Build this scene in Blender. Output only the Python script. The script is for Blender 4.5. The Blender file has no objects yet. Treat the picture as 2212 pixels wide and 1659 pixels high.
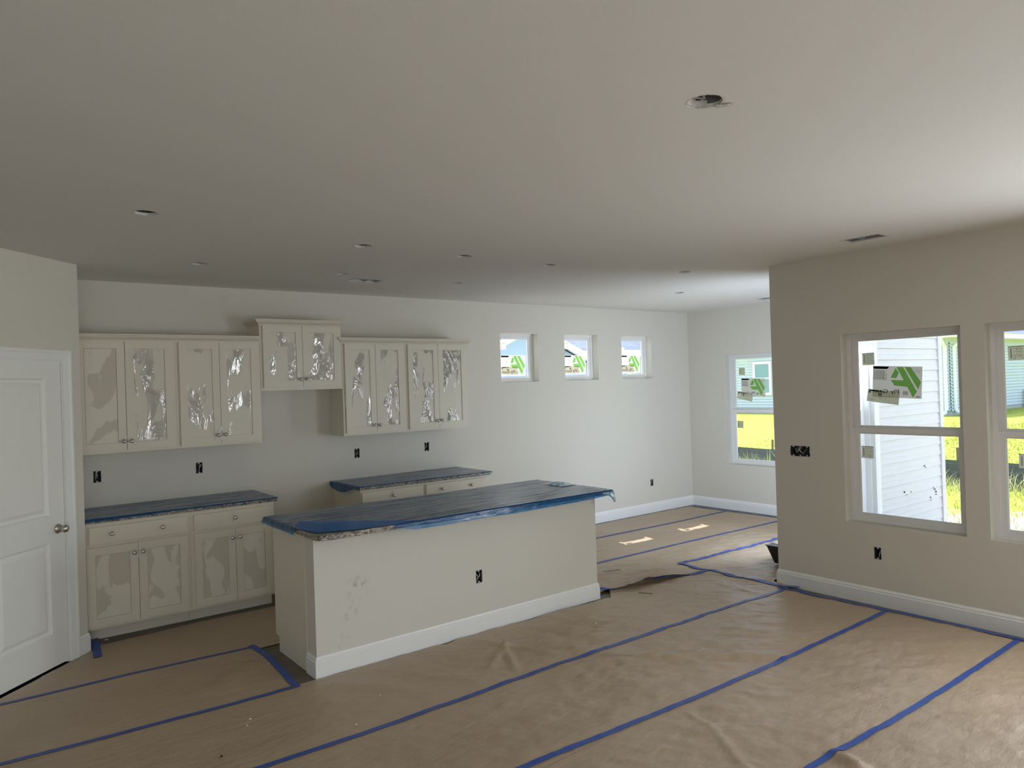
import bpy, bmesh, math, random
from mathutils import Vector, Matrix, noise
random.seed(7)
PI = math.pi
sc = bpy.context.scene
C = sc.collection

# ------------------------------------------------------------------ camera
cam_d = bpy.data.cameras.new('camera'); cam = bpy.data.objects.new('camera', cam_d); C.objects.link(cam)
sc.camera = cam
cam_d.sensor_fit = 'HORIZONTAL'; cam_d.sensor_width = 36.0
cam_d.lens = 1568.88 / 2212 * 36.0
cam_d.clip_start = 0.05; cam_d.clip_end = 400
yaw, pit, rol = math.radians(37.6715), math.radians(0.1123), math.radians(-1.8552)
fw = Vector((math.sin(yaw)*math.cos(pit), math.cos(yaw)*math.cos(pit), math.sin(pit)))
r0 = Vector((math.cos(yaw), -math.sin(yaw), 0)); u0 = r0.cross(fw)
rv = r0*math.cos(rol) + u0*math.sin(rol); uv = -r0*math.sin(rol) + u0*math.cos(rol)
M = Matrix.Identity(4)
for i in range(3):
    M[i][0] = rv[i]; M[i][1] = uv[i]; M[i][2] = -fw[i]
M[2][3] = 1.7878
cam.matrix_world = M

# ------------------------------------------------------------------ world, sun, daylight, fill lamps
w = bpy.data.worlds.new('sky'); sc.world = w; w.use_nodes = True
nt = w.node_tree; nt.nodes.clear()
sky = nt.nodes.new('ShaderNodeTexSky'); sky.sky_type = 'NISHITA'; sky.sun_disc = False
sky.sun_elevation = math.radians(60); sky.sun_rotation = math.radians(13); sky.air_density = 1.0; sky.dust_density = 2.0; sky.ozone_density = 1.0
bg = nt.nodes.new('ShaderNodeBackground'); bg.inputs['Strength'].default_value = 0.56
hsv = nt.nodes.new('ShaderNodeHueSaturation'); hsv.inputs['Saturation'].default_value = 0.75
out = nt.nodes.new('ShaderNodeOutputWorld')
nt.links.new(sky.outputs[0], hsv.inputs['Color']); nt.links.new(hsv.outputs[0], bg.inputs[0]); nt.links.new(bg.outputs[0], out.inputs[0])

sd = bpy.data.lights.new('sun', 'SUN'); sd.energy = 8.0; sd.angle = math.radians(0.6); sd.color = (1.0, .96, .9)
so = bpy.data.objects.new('sun', sd); C.objects.link(so)
sdir = Vector((.22*math.cos(math.radians(60.5)), .976*math.cos(math.radians(60.5)), math.sin(math.radians(60.5))))
so.rotation_euler = sdir.to_track_quat('Z', 'Y').to_euler()

def area(name, loc, dirn, sx, sy, power, col=(.9, .95, 1.0), portal=False):
    l = bpy.data.lights.new(name, 'AREA'); l.shape = 'RECTANGLE'; l.size = sx; l.size_y = sy; l.energy = power; l.color = col
    l.cycles.is_portal = portal
    o = bpy.data.objects.new(name, l); C.objects.link(o); o.location = loc
    o.rotation_euler = Vector(dirn).to_track_quat('-Z', 'Y').to_euler()
    return o
# daylight at the patio door, then fill lamps added at made-up unseen openings
area('daylight_patio_door', (6.525, 3.66, 1.1), (.35, 1, .12), .85, 1.9, 52, (.74, .85, 1.0))
area('fill_right_window', (5.55, .50, 1.36), (-1, .15, -.22), .8, 1.4, 54)
area('fill_right_slider', (5.55, -1.6, 1.2), (-1, 0, .0), 2.2, 1.9, 52)
area('fill_back', (-1.0, -2.95, 1.2), (.05, 1, .04), 2.5, 1.9, 47, (.90, .96, 1.0))
# sampling portals in the windows one sees
area('portal', (5.74, 2.54, 1.36), (-1, 0, 0), .8, 1.4, 1, portal=True)
area('portal', (5.74, 1.52, 1.36), (-1, 0, 0), .8, 1.4, 1, portal=True)
area('portal', (8.5, 5.6, 1.36), (-1, 0, 0), .8, 1.4, 1, portal=True)
for px_ in (5.29, 6.29, 7.30): area('portal', (px_, 6.83, 2.11), (0, -1, 0), .5, .5, 1, portal=True)

sc.view_settings.view_transform = 'Standard'; sc.view_settings.look = 'None'
sc.view_settings.exposure = 0.0; sc.view_settings.gamma = 1.0; sc.view_settings.use_curve_mapping = False
sc.cycles.max_bounces = 14; sc.cycles.diffuse_bounces = 8; sc.cycles.transparent_max_bounces = 24
sc.cycles.caustics_reflective = False; sc.cycles.caustics_refractive = False
sc.cycles.sample_clamp_indirect = 6.0

# ------------------------------------------------------------------ materials
MATS = {}
def mat(name, col=(.8, .8, .8), rough=.6, metal=0.0, spec=.5, bump=None, noise_col=None, trans=None):
    if name in MATS: return MATS[name]
    m = bpy.data.materials.new(name); m.use_nodes = True; t = m.node_tree; b = t.nodes['Principled BSDF']
    b.inputs['Base Color'].default_value = (*col, 1); b.inputs['Roughness'].default_value = rough
    b.inputs['Metallic'].default_value = metal; b.inputs['Specular IOR Level'].default_value = spec
    if bump or noise_col:
        tc = t.nodes.new('ShaderNodeTexCoord')
    if noise_col:   # (scale vec, colour2, detail, lo, hi)
        mp = t.nodes.new('ShaderNodeMapping'); mp.inputs['Scale'].default_value = noise_col[0]
        n = t.nodes.new('ShaderNodeTexNoise'); n.inputs['Scale'].default_value = 1; n.inputs['Detail'].default_value = noise_col[2]
        r = t.nodes.new('ShaderNodeValToRGB'); r.color_ramp.elements[0].position = noise_col[3]; r.color_ramp.elements[1].position = noise_col[4]
        r.color_ramp.elements[0].color = (*col, 1); r.color_ramp.elements[1].color = (*noise_col[1], 1)
        t.links.new(tc.outputs['Object'], mp.inputs[0]); t.links.new(mp.outputs[0], n.inputs[0]); t.links.new(n.outputs[0], r.inputs[0]); t.links.new(r.outputs[0], b.inputs['Base Color'])
    if bump:        # (scale vec, strength, distance, detail)
        mp2 = t.nodes.new('ShaderNodeMapping'); mp2.inputs['Scale'].default_value = bump[0]
        n2 = t.nodes.new('ShaderNodeTexNoise'); n2.inputs['Scale'].default_value = 1; n2.inputs['Detail'].default_value = bump[3]
        bp = t.nodes.new('ShaderNodeBump'); bp.inputs['Strength'].default_value = bump[1]; bp.inputs['Distance'].default_value = bump[2]
        t.links.new(tc.outputs['Object'], mp2.inputs[0]); t.links.new(mp2.outputs[0], n2.inputs[0]); t.links.new(n2.outputs[0], bp.inputs['Height']); t.links.new(bp.outputs[0], b.inputs['Normal'])
    MATS[name] = m
    return m

PAINT = (.69, .67, .61)
m_wall = mat('wall_paint', PAINT, .75, spec=.3, bump=((160,)*3, .15, .002, 2))
m_ceil = mat('ceiling_paint', (.72, .71, .68), .85, spec=.2, bump=((140,)*3, .15, .002, 2))
m_trim = mat('white_trim_paint', (.85, .865, .87), .38, bump=((90,)*3, .05, .002, 2))
m_door = mat('white_door_paint', (.86, .87, .85), .42, bump=((220, 220, 60), .12, .002, 3))
m_cab = mat('cream_cabinet_paint', (.72, .685, .585), .42, bump=((60,)*3, .04, .002, 2))
m_vinyl = mat('white_vinyl', (.82, .83, .84), .35)
m_steel = mat('satin_nickel', (.55, .52, .48), .28, 1.0)
m_dark = mat('dark_void', (.02, .02, .02), .9)
m_box = mat('outlet_box_plastic', (.05, .055, .07), .6)
m_wire_w = mat('white_cable', (.62, .62, .60), .45)
m_wire_k = mat('black_wire', (.02, .02, .02), .4)
m_copper = mat('copper', (.6, .3, .15), .3, 1.0)
m_galv = mat('galvanised_metal', (.55, .56, .56), .42, .8, bump=((40,)*3, .2, .003, 3))
m_can = mat('grey_light_can', (.26, .26, .245), .7)
m_gyp = mat('torn_gypsum', (.62, .61, .58), .95, bump=((120,)*3, .8, .01, 4))
m_plank = mat('grey_brown_vinyl_plank', (.085, .072, .058), .5, noise_col=((3, 55, 20), (.20, .175, .145), 6, .3, .75), bump=((4, 90, 20), .2, .002, 3))
m_sub = mat('subfloor', (.05, .045, .04), .9)
m_debris = mat('white_debris', (.75, .74, .70), .8)
m_blackstrip = mat('black_plastic', (.015, .015, .015), .35, bump=((30,)*3, .5, .01, 3))
m_tubin = mat('grey_tub_rim', (.35, .34, .32), .7)

def paper_material():
    m = bpy.data.materials.new('brown_builders_paper'); m.use_nodes = True; t = m.node_tree; b = t.nodes['Principled BSDF']
    b.inputs['Roughness'].default_value = .46; b.inputs['Specular IOR Level'].default_value = .75
    tc = t.nodes.new('ShaderNodeTexCoord')
    n = t.nodes.new('ShaderNodeTexNoise'); n.inputs['Scale'].default_value = 1.3; n.inputs['Detail'].default_value = 6
    r = t.nodes.new('ShaderNodeValToRGB'); r.color_ramp.elements[0].position = .3; r.color_ramp.elements[1].position = .72
    r.color_ramp.elements[0].color = (.395, .295, .20, 1); r.color_ramp.elements[1].color = (.455, .35, .24, 1)
    n3 = t.nodes.new('ShaderNodeTexNoise'); n3.inputs['Scale'].default_value = 16; n3.inputs['Detail'].default_value = 5; n3.inputs['Roughness'].default_value = .6
    n4 = t.nodes.new('ShaderNodeTexNoise'); n4.inputs['Scale'].default_value = 400
    mp = t.nodes.new('ShaderNodeMapping'); mp.inputs['Rotation'].default_value = (0, 0, .75); mp.inputs['Scale'].default_value = (.6, 1.3, 1)
    b1 = t.nodes.new('ShaderNodeBump'); b1.inputs['Strength'].default_value = .55; b1.inputs['Distance'].default_value = .014
    b2 = t.nodes.new('ShaderNodeBump'); b2.inputs['Strength'].default_value = .1; b2.inputs['Distance'].default_value = .001
    L = t.links.new
    L(tc.outputs['Object'], n.inputs[0]); L(n.outputs[0], r.inputs[0]); L(r.outputs[0], b.inputs['Base Color'])
    L(tc.outputs['Object'], mp.inputs[0]); L(mp.outputs[0], n3.inputs[0]); L(n3.outputs[0], b1.inputs['Height'])
    L(tc.outputs['Object'], n4.inputs[0]); L(n4.outputs[0], b2.inputs['Height']); L(b1.outputs[0], b2.inputs['Normal']); L(b2.outputs[0], b.inputs['Normal'])
    return m
m_paper = paper_material()
m_tape = mat('blue_masking_tape', (.03, .085, .36), .45, spec=.5, bump=((25, 25, 25), .3, .003, 3))

def granite_material():
    m = bpy.data.materials.new('speckled_granite'); m.use_nodes = True; t = m.node_tree; b = t.nodes['Principled BSDF']
    b.inputs['Roughness'].default_value = .35
    tc = t.nodes.new('ShaderNodeTexCoord'); mp = t.nodes.new('ShaderNodeMapping'); mp.inputs['Scale'].default_value = (28, 60, 60)
    n = t.nodes.new('ShaderNodeTexNoise'); n.inputs['Scale'].default_value = 1.0; n.inputs['Detail'].default_value = 8; n.inputs['Roughness'].default_value = .75; n.inputs['Distortion'].default_value = 1.2
    r = t.nodes.new('ShaderNodeValToRGB'); e = r.color_ramp.elements
    e[0].position = .38; e[0].color = (.02, .018, .015, 1); e[1].position = .66; e[1].color = (.55, .53, .49, 1)
    k = e.new(.46); k.color = (.12, .10, .085, 1); k = e.new(.54); k.color = (.34, .32, .28, 1)
    L = t.links.new; L(tc.outputs['Object'], mp.inputs[0]); L(mp.outputs[0], n.inputs[0]); L(n.outputs[0], r.inputs[0]); L(r.outputs[0], b.inputs['Base Color'])
    return m
m_granite = granite_material()

def film_material(name, tint, ior, rough, scale, bstr, dist, gain=1.0, base=None, mask=None):
    """thin plastic sheet: tinted see-through layer under a glossy skin"""
    m = bpy.data.materials.new(name); m.use_nodes = True; t = m.node_tree; t.nodes.clear()
    o = t.nodes.new('ShaderNodeOutputMaterial'); mx = t.nodes.new('ShaderNodeMixShader')
    tr = t.nodes.new('ShaderNodeBsdfTransparent'); tr.inputs[0].default_value = (*tint, 1)
    g = t.nodes.new('ShaderNodeBsdfGlossy'); g.inputs['Roughness'].default_value = rough; g.inputs['Color'].default_value = (1, 1, 1, 1)
    f = t.nodes.new('ShaderNodeFresnel'); f.inputs[0].default_value = ior
    mm = t.nodes.new('ShaderNodeMath'); mm.operation = 'MULTIPLY'; mm.inputs[1].default_value = gain; mm.use_clamp = True
    tc = t.nodes.new('ShaderNodeTexCoord'); mp = t.nodes.new('ShaderNodeMapping'); mp.inputs['Scale'].default_value = scale
    n = t.nodes.new('ShaderNodeTexNoise'); n.inputs['Scale'].default_value = 1; n.inputs['Detail'].default_value = 4; n.inputs['Distortion'].default_value = .6
    b = t.nodes.new('ShaderNodeBump'); b.inputs['Strength'].default_value = bstr; b.inputs['Distance'].default_value = dist
    L = t.links.new
    L(tc.outputs['Object'], mp.inputs[0]); L(mp.outputs[0], n.inputs[0]); L(n.outputs[0], b.inputs['Height'])
    L(b.outputs[0], g.inputs['Normal']); L(f.outputs[0], mm.inputs[0])
    if not mask: L(b.outputs[0], f.inputs['Normal']); L(mm.outputs[0], mx.inputs[0])
    under = tr
    if mask:      # (scale, lo, hi): the sheet clings flat and unseen except where it has lifted
        mp3 = t.nodes.new('ShaderNodeMapping'); mp3.inputs['Scale'].default_value = mask[0]; n3 = t.nodes.new('ShaderNodeTexNoise'); n3.inputs['Scale'].default_value = 1; n3.inputs['Detail'].default_value = 2.5; n3.inputs['Distortion'].default_value = .5
        r3 = t.nodes.new('ShaderNodeMapRange'); r3.inputs['From Min'].default_value = mask[1]; r3.inputs['From Max'].default_value = mask[2]; r3.inputs['To Min'].default_value = mask[3]
        m3 = t.nodes.new('ShaderNodeMath'); m3.operation = 'MULTIPLY'
        L(tc.outputs['Object'], mp3.inputs[0]); L(mp3.outputs[0], n3.inputs[0]); L(n3.outputs[0], r3.inputs['Value']); L(r3.outputs[0], m3.inputs[0]); L(mm.outputs[0], m3.inputs[1]); L(m3.outputs[0], mx.inputs[0]); mfac = r3.outputs[0]
    if base:
        d = t.nodes.new('ShaderNodeBsdfDiffuse'); d.inputs[0].default_value = (*base[0], 1)
        m2 = t.nodes.new('ShaderNodeMixShader'); m2.inputs[0].default_value = base[1]
        if mask and len(base) > 2:
            mc = t.nodes.new('ShaderNodeMixRGB'); mc.inputs[1].default_value = (*base[2], 1); mc.inputs[2].default_value = (*base[0], 1); L(mfac, mc.inputs[0]); L(mc.outputs[0], d.inputs[0])
        elif mask:
            m5 = t.nodes.new('ShaderNodeMath'); m5.operation = 'MULTIPLY'; m5.inputs[1].default_value = base[1]; L(mfac, m5.inputs[0]); L(m5.outputs[0], m2.inputs[0])
        L(tr.outputs[0], m2.inputs[1]); L(d.outputs[0], m2.inputs[2]); under = m2
    L(under.outputs[0], mx.inputs[1]); L(g.outputs[0], mx.inputs[2]); L(mx.outputs[0], o.inputs[0])
    return m
m_bluefilm = film_material('blue_counter_film', (.10, .42, .78), 1.38, .15, (2.5, 34, 30), .9, .008, 1.0, base=((.015, .12, .34), .42))
m_blueflap = film_material('doubled_blue_film', (.02, .22, .62), 1.45, .25, (6, 30, 30), .5, .004, .35, base=((.01, .20, .62), .65))
m_clearfilm = film_material('clear_cabinet_film', (1, 1, 1), 1.5, .10, (8, 8, 3.2), 1.0, .03, 3.0, base=((.96, .94, .88), .05), mask=((9, 9, 3.2), .51, .54, .0))
m_glass = film_material('window_glass', (.97, .985, .985), 1.45, .0, (1, 1, 1), 0, .001, 1.0)

def stain_wall_material():
    m = m_wall.copy(); m.name = 'scuffed_island_paint'; t = m.node_tree; b = t.nodes['Principled BSDF']; L = t.links.new
    tc = t.nodes.new('ShaderNodeTexCoord'); acc = None
    for (x, z, r) in ((2.05, .50, .10), (1.93, .19, .07), (2.0, .35, .06)):
        mp = t.nodes.new('ShaderNodeMapping'); mp.vector_type = 'POINT'
        sub = t.nodes.new('ShaderNodeVectorMath'); sub.operation = 'DISTANCE'; sub.inputs[1].default_value = (x, 4.36, z)
        L(tc.outputs['Object'], sub.inputs[0])
        mr = t.nodes.new('ShaderNodeMapRange'); mr.inputs['From Min'].default_value = r; mr.inputs['From Max'].default_value = 0; L(sub.outputs['Value'], mr.inputs['Value'])
        if acc is None: acc = mr.outputs[0]
        else:
            a = t.nodes.new('ShaderNodeMath'); a.operation = 'MAXIMUM'; L(acc, a.inputs[0]); L(mr.outputs[0], a.inputs[1]); acc = a.outputs[0]
    n = t.nodes.new('ShaderNodeTexNoise'); n.inputs['Scale'].default_value = 26; n.inputs['Detail'].default_value = 5
    L(tc.outputs['Object'], n.inputs[0])
    r = t.nodes.new('ShaderNodeValToRGB'); r.color_ramp.elements[0].position = .52; r.color_ramp.elements[1].position = .68; L(n.outputs[0], r.inputs[0])
    mu = t.nodes.new('ShaderNodeMath'); mu.operation = 'MULTIPLY'; L(acc, mu.inputs[0]); L(r.outputs[0], mu.inputs[1])
    mx = t.nodes.new('ShaderNodeMixRGB'); mx.inputs[1].default_value = (*PAINT, 1); mx.inputs[2].default_value = (.30, .28, .25, 1); L(mu.outputs[0], mx.inputs[0]); L(mx.outputs[0], b.inputs['Base Color'])
    return m
m_island = stain_wall_material()

# ------------------------------------------------------------------ mesh helpers
class MB:
    def __init__(s): s.v = []; s.f = []; s.sm = []
    def add(s, vs, fs, smooth=False):
        k = len(s.v); s.v += [tuple(p) for p in vs]
        for f in fs: s.f.append(tuple(i + k for i in f)); s.sm.append(smooth)
    def box(s, x0, x1, y0, y1, z0, z1, T=None):
        vs = [(x, y, z) for z in (z0, z1) for y in (y0, y1) for x in (x0, x1)]
        if T: vs = [T(*p) for p in vs]
        s.add(vs, [(0, 2, 3, 1), (4, 5, 7, 6), (0, 1, 5, 4), (2, 6, 7, 3), (0, 4, 6, 2), (1, 3, 7, 5)])
    def quad(s, a, b, c, d): s.add([a, b, c, d], [(0, 1, 2, 3)])
    def tube(s, pts, r, n=8, smooth=True):
        pts = [Vector(p) for p in pts]; rings = []
        rr = r if isinstance(r, (list, tuple)) else [r] * len(pts)
        for i, p in enumerate(pts):
            d = (pts[min(i+1, len(pts)-1)] - pts[max(i-1, 0)]).normalized()
            a = d.cross(Vector((0, 0, 1)) if abs(d.z) < .9 else Vector((1, 0, 0))).normalized(); b = d.cross(a)
            rings.append([p + a*math.cos(2*PI*k/n)*rr[i] + b*math.sin(2*PI*k/n)*rr[i] for k in range(n)])
        vs = [q for g in rings for q in g]; fs = []
        for i in range(len(pts)-1):
            for k in range(n): fs.append((i*n+k, i*n+(k+1) % n, (i+1)*n+(k+1) % n, (i+1)*n+k))
        fs.append(tuple(range(n))[::-1]); fs.append(tuple((len(pts)-1)*n + k for k in range(n)))
        s.add(vs, fs, smooth)
    def lathe(s, prof, T, n=20):
        """prof: (radius, height) list; T(x,y,h) places it"""
        vs = []; fs = []
        for r, h in prof:
            for k in range(n): vs.append(T(r*math.cos(2*PI*k/n), r*math.sin(2*PI*k/n), h))
        for i in range(len(prof)-1):
            for k in range(n): fs.append((i*n+k, i*n+(k+1) % n, (i+1)*n+(k+1) % n, (i+1)*n+k))
        fs.append(tuple(range(n))[::-1]); fs.append(tuple((len(prof)-1)*n + k for k in range(n)))
        s.add(vs, fs, True)
    def sweep(s, path, prof, T, closed=False, side=1, caps=True):
        """mitred sweep of prof [(offset, height)] along a 2-D path, placed by T(a, b, height)"""
        n = len(path); m = len(prof); P = [Vector(p) for p in path]; vs = []
        for i in range(n):
            if closed: a, b = P[i] - P[i-1], P[(i+1) % n] - P[i]
            else:
                a = P[i] - P[i-1] if i else P[1] - P[0]; b = P[i+1] - P[i] if i < n-1 else a
            a = a.normalized(); b = b.normalized()
            na = Vector((a.y, -a.x)) * side; nb = Vector((b.y, -b.x)) * side
            mi = na + nb; mi = mi / max(1e-6, mi.dot(na))
            for o, h in prof: q = P[i] + mi*o; vs.append(T(q.x, q.y, h))
        fs = []
        for i in range(n if closed else n-1):
            j = (i+1) % n
            for k in range(m-1): fs.append((i*m+k, i*m+k+1, j*m+k+1, j*m+k))
        if caps and not closed: fs.append(tuple(range(m))); fs.append(tuple((n-1)*m+k for k in range(m))[::-1])
        s.add(vs, fs)
    def build(s, name, m, parent=None, recalc=True, autosmooth=False):
        me = bpy.data.meshes.new(name); me.from_pydata(s.v, [], s.f)
        if recalc:
            b = bmesh.new(); b.from_mesh(me); bmesh.ops.recalc_face_normals(b, faces=b.faces); b.to_mesh(me); b.free()
        me.polygons.foreach_set('use_smooth', s.sm if len(s.sm) == len(me.polygons) else [False]*len(me.polygons))
        for q in (m if isinstance(m, (list, tuple)) else [m]): me.materials.append(q)
        o = bpy.data.objects.new(name, me); C.objects.link(o)
        if parent: o.parent = parent
        return o

def tag(o, label=None, cat=None, group=None, kind=None):
    if label: o['label'] = label
    if cat: o['category'] = cat
    if group: o['group'] = group
    if kind: o['kind'] = kind
    return o
def empty(name, loc=(0, 0, 0)):
    o = bpy.data.objects.new(name, None); C.objects.link(o); o.location = loc; o.empty_display_size = .1
    return o
def thing(name, label, cat, loc=(0, 0, 0), group=None): return tag(empty(name, loc), label, cat, group)
def struct(o): o['kind'] = 'structure'; return o
def ID(x, y, z): return (x, y, z)
def local(root):
    """meshes of parts are written in world coordinates; move them under a root that stands elsewhere"""
    off = root.location.copy()
    bpy.context.view_layer.update()
    for ch in root.children: ch.location = ch.location - off

# ------------------------------------------------------------------ dimensions
H = 2.743; YK = 6.690; XF = 8.374; XR = 5.612; YC = 3.589; T_ = .15
BASEPROF = [(0, 0), (.014, 0), (.014, .102), (.010, .106), (.010, .120), (.006, .125), (.003, .133), (0, .133)]

def wall(name, u0, u1, z0, z1, openings, T, thick=T_, m=None, blind=()):
    """a wall slab in (u, n, z) with rectangular openings and their reveals"""
    us = sorted({u0, u1} | {v for o in openings for v in o[:2]}); zs = sorted({z0, z1} | {v for o in openings for v in o[2:4]})
    mb = MB()
    def hole(u, z): return any(o[0] < u < o[1] and o[2] < z < o[3] for o in openings)
    for i in range(len(us)-1):
        for j in range(len(zs)-1):
            a, b, c, d = us[i], us[i+1], zs[j], zs[j+1]; h = hole((a+b)/2, (c+d)/2)
            if h: continue
            mb.quad(T(a, 0, c), T(b, 0, c), T(b, 0, d), T(a, 0, d)); mb.quad(T(a, thick, c), T(b, thick, c), T(b, thick, d), T(a, thick, d))
    for o in openings + [(u0, u1, z0, z1)]:
        a, b, c, d = o[:4]
        mb.quad(T(a, 0, c), T(a, thick, c), T(a, thick, d), T(a, 0, d)); mb.quad(T(b, 0, c), T(b, thick, c), T(b, thick, d), T(b, 0, d))
        mb.quad(T(a, 0, c), T(b, 0, c), T(b, thick, c), T(a, thick, c)); mb.quad(T(a, 0, d), T(b, 0, d), T(b, thick, d), T(a, thick, d))
    return struct(mb.build(name, m or m_wall, recalc=False))

TK = lambda u, n, z: (u, YK + n, z)            # kitchen wall: u = x
TF = lambda u, n, z: (XF + n, u, z)            # far wall: u = y
TR = lambda u, n, z: (XR + n, u, z)            # right wall
TC = lambda u, n, z: (u, YC - n, z)            # return wall of the dining nook

WZ0, WZ1, SZ0, SZ1 = .6214, 2.1075, 1.8246, 2.3989
K_WIN = [(5.0118, 5.5758), (6.001, 6.5704), (7.0063, 7.5891)]
K_OUT = [(.914, 1.160), (1.694, 1.158), (3.187, 1.162), (3.9925, 1.165), (7.517, .404)]
OW, OH = .056, .094
oz = lambda c, wd=OW, ht=OH: (c[0]-wd/2, c[0]+wd/2, c[1]-ht/2, c[1]+ht/2)
wall('wall_kitchen', .60, XF+T_, 0, 3.0, [(a, b, SZ0, SZ1) for a, b in K_WIN] + [oz(c) for c in K_OUT], TK)
wall('wall_far', YC-T_, YK, 0, 3.0, [(5.207, 6.0748, WZ0, WZ1)], TF)
R_WIN = [(2.1062, 2.9741), (1.0887, 1.9566), (.071, .939)]
R_OUT = (2.735, .404); R_SW = (3.355, 1.160)
wall('wall_right', -3.1, YC, 0, 3.0, [(a, b, WZ0, WZ1) for a, b in R_WIN] + [(-2.75, -.45, .02, 2.1), oz(R_OUT), oz(R_SW, .182, .088)], TR)
wall('wall_return', XR+T_, XF, 0, 3.0, [(6.04, 7.01, .02, 2.06)], TC)
wall('wall_back', -3.0, XR, 0, 3.0, [(-2.3, .3, .02, 2.1)], lambda u, n, z: (u, -3.0-n, z))
wall('wall_left', -3.15, 5.1, 0, 3.0, [], lambda u, n, z: (-3.0-n, u, z))
# pantry: 45 degree wall with the door; s runs away from the corner, n points into the pantry
C0 = (.7265, 5.946); Q = math.sqrt(.5)
TP = lambda s, n, z: (C0[0] - Q*s - Q*n, C0[1] - Q*s + Q*n, z)
wall('wall_pantry', 0, 1.27, 0, 3.0, [(.172, .915, 0, 2.055)], TP, .115)
wall('wall_pantry_side', C0[1], YK, 0, 3.0, [], lambda u, n, z: (C0[0]-n, u, z), .115)
wall('wall_hall', -3.0, C0[0]-1.27*Q, 0, 3.0, [], lambda u, n, z: (u, C0[1]-1.27*Q+n, z), .115)

# floor: slab, planks only where the paper leaves them bare
f = MB(); f.box(-3.0, XR+T_, -3.1, YC-T_, -.06, -.009); f.box(-3.0, XF+T_, YC-T_, YK+T_, -.06, -.009)
floor = struct(f.build('floor', m_sub))
bare = [(.70, 2.95, 5.95, 6.30), (1.52, 1.82, 4.28, 5.22), (5.42, XR, 1.5, 3.6), (8.12, XF, 3.7, YK), (4.2, XF, 6.52, YK), (4.1, 4.75, 4.15, 4.6), (1.7, 4.3, 4.26, 4.4), (.55, .95, 5.65, 6.1), (5.5, 6.0, 3.3, 3.7), (2.1, 2.95, 6.2, YK)]
pm = {}
pw, pl = .1815, 1.22
for j in range(int(7.2/pw)+1):
    y0 = 1.45 + j*pw-.001
    if y0 + pw > YK + .1: break
    off = random.random()*pl
    for i in range(-1, 8):
        x0 = .3 + i*pl + off
        if x0 > XF or (y0+pw < YC and x0 > XR): continue
        if not any(x0 < b[1] and x0+pl > b[0] and y0 < b[3] and y0+pw > b[2] for b in bare): continue
        x1 = min(x0+pl, XF+.05 if y0 > YC-.1 else XR+.05)
        ln = round(x1-x0, 3)
        if ln < .05: continue
        if ln not in pm:
            q = MB(); q.box(.001, ln-.001, .001, pw-.001, -.008, -.0006); pm[ln] = q.build('plank', m_plank, floor); o = pm[ln]
        else:
            o = pm[ln].copy(); C.objects.link(o); o.parent = floor
        o.location = (x0, y0, 0)

# ceiling with ragged round cut-outs and duct openings
HOLES = [(2.08, 1.555, .062), (.82, 4.122, .057), (1.45, 5.54, .055), (2.183, 4.394, .057), (2.557, 5.528, .052), (2.997, 4.404, .055), (3.697, 5.566, .05), (3.82, 4.418, .055), (5.166, 4.14, .052), (6.335, 5.162, .055)]
DUCTS = [(2.743, 3.015, 5.70, 5.855, 'x'), (5.045, 5.19, 2.383, 2.65, 'y'), (7.79, 7.94, 4.78, 5.18, 'y')]
bm = bmesh.new()
def ring(pts, z=H):
    vs = [bm.verts.new((p[0], p[1], z)) for p in pts]
    return vs, [bm.edges.new((vs[i], vs[(i+1) % len(vs)])) for i in range(len(vs))]
edges = ring([(-3.0, -3.0), (XR, -3.0), (XR, YC), (XF, YC), (XF, YK), (-3.0, YK)])[1]
hole_pts = []
for (x, y, r) in HOLES:
    n = 30 if r > .06 else 22
    pts = [(x + math.cos(2*PI*k/n)*r*(1+random.uniform(-.06, .04)), y + math.sin(2*PI*k/n)*r*(1+random.uniform(-.06, .04))) for k in range(n)]
    hole_pts.append(pts)
for (a, b, c, d, ax) in DUCTS:
    pts = []
    for (p, q) in (((a, c), (b, c)), ((b, c), (b, d)), ((b, d), (a, d)), ((a, d), (a, c))):
        for k in range(6): t = k/6; pts.append((p[0]+(q[0]-p[0])*t + random.uniform(-.003, .003), p[1]+(q[1]-p[1])*t + random.uniform(-.003, .003)))
    hole_pts.append(pts)
for pts in hole_pts: edges += ring(pts)[1]
bmesh.ops.triangle_fill(bm, use_beauty=True, use_dissolve=False, edges=edges)
for pts in hole_pts:                       # board thickness round each cut-out
    lo = [bm.verts.new((p[0], p[1], H)) for p in pts]; hi = [bm.verts.new((p[0]+random.uniform(-.002, .002), p[1], H+.014)) for p in pts]
    for i in range(len(pts)):
        j = (i+1) % len(pts); bm.faces.new((lo[i], lo[j], hi[j], hi[i]))
me = bpy.data.meshes.new('ceiling'); bm.to_mesh(me); bm.free(); me.materials.append(m_ceil)
ceil = bpy.data.objects.new('ceiling', me); C.objects.link(ceil); struct(ceil)
r_ = MB(); r_.box(-3.2, XR+T_+.25, -3.3, YC-T_-.0, 3.0, 3.08); r_.box(-3.2, XF+T_+.02, YC-T_, YK+T_+.12, 3.0, 3.08)
struct(r_.build('roof_deck', mat('roof_sheathing', (.3, .22, .14), .9)))

# baseboards
def base(name, path, side):
    mb = MB(); mb.sweep(path, BASEPROF, ID, side=side); return struct(mb.build(name, m_trim))
base('baseboard_kitchen', [(4.36, YK), (XF, YK)], 1)
base('baseboard_far', [(XF, YK-.014), (XF, YC)], 1)
base('baseboard_right', [(XR, -3.0), (XR, YC), (5.96, YC)], -1)
base('baseboard_return', [(7.10, YC), (XF-.014, YC)], -1)
base('baseboard_pantry', [TP(.098, 0, 0)[:2], C0, (C0[0], 6.066)], 1)

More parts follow.
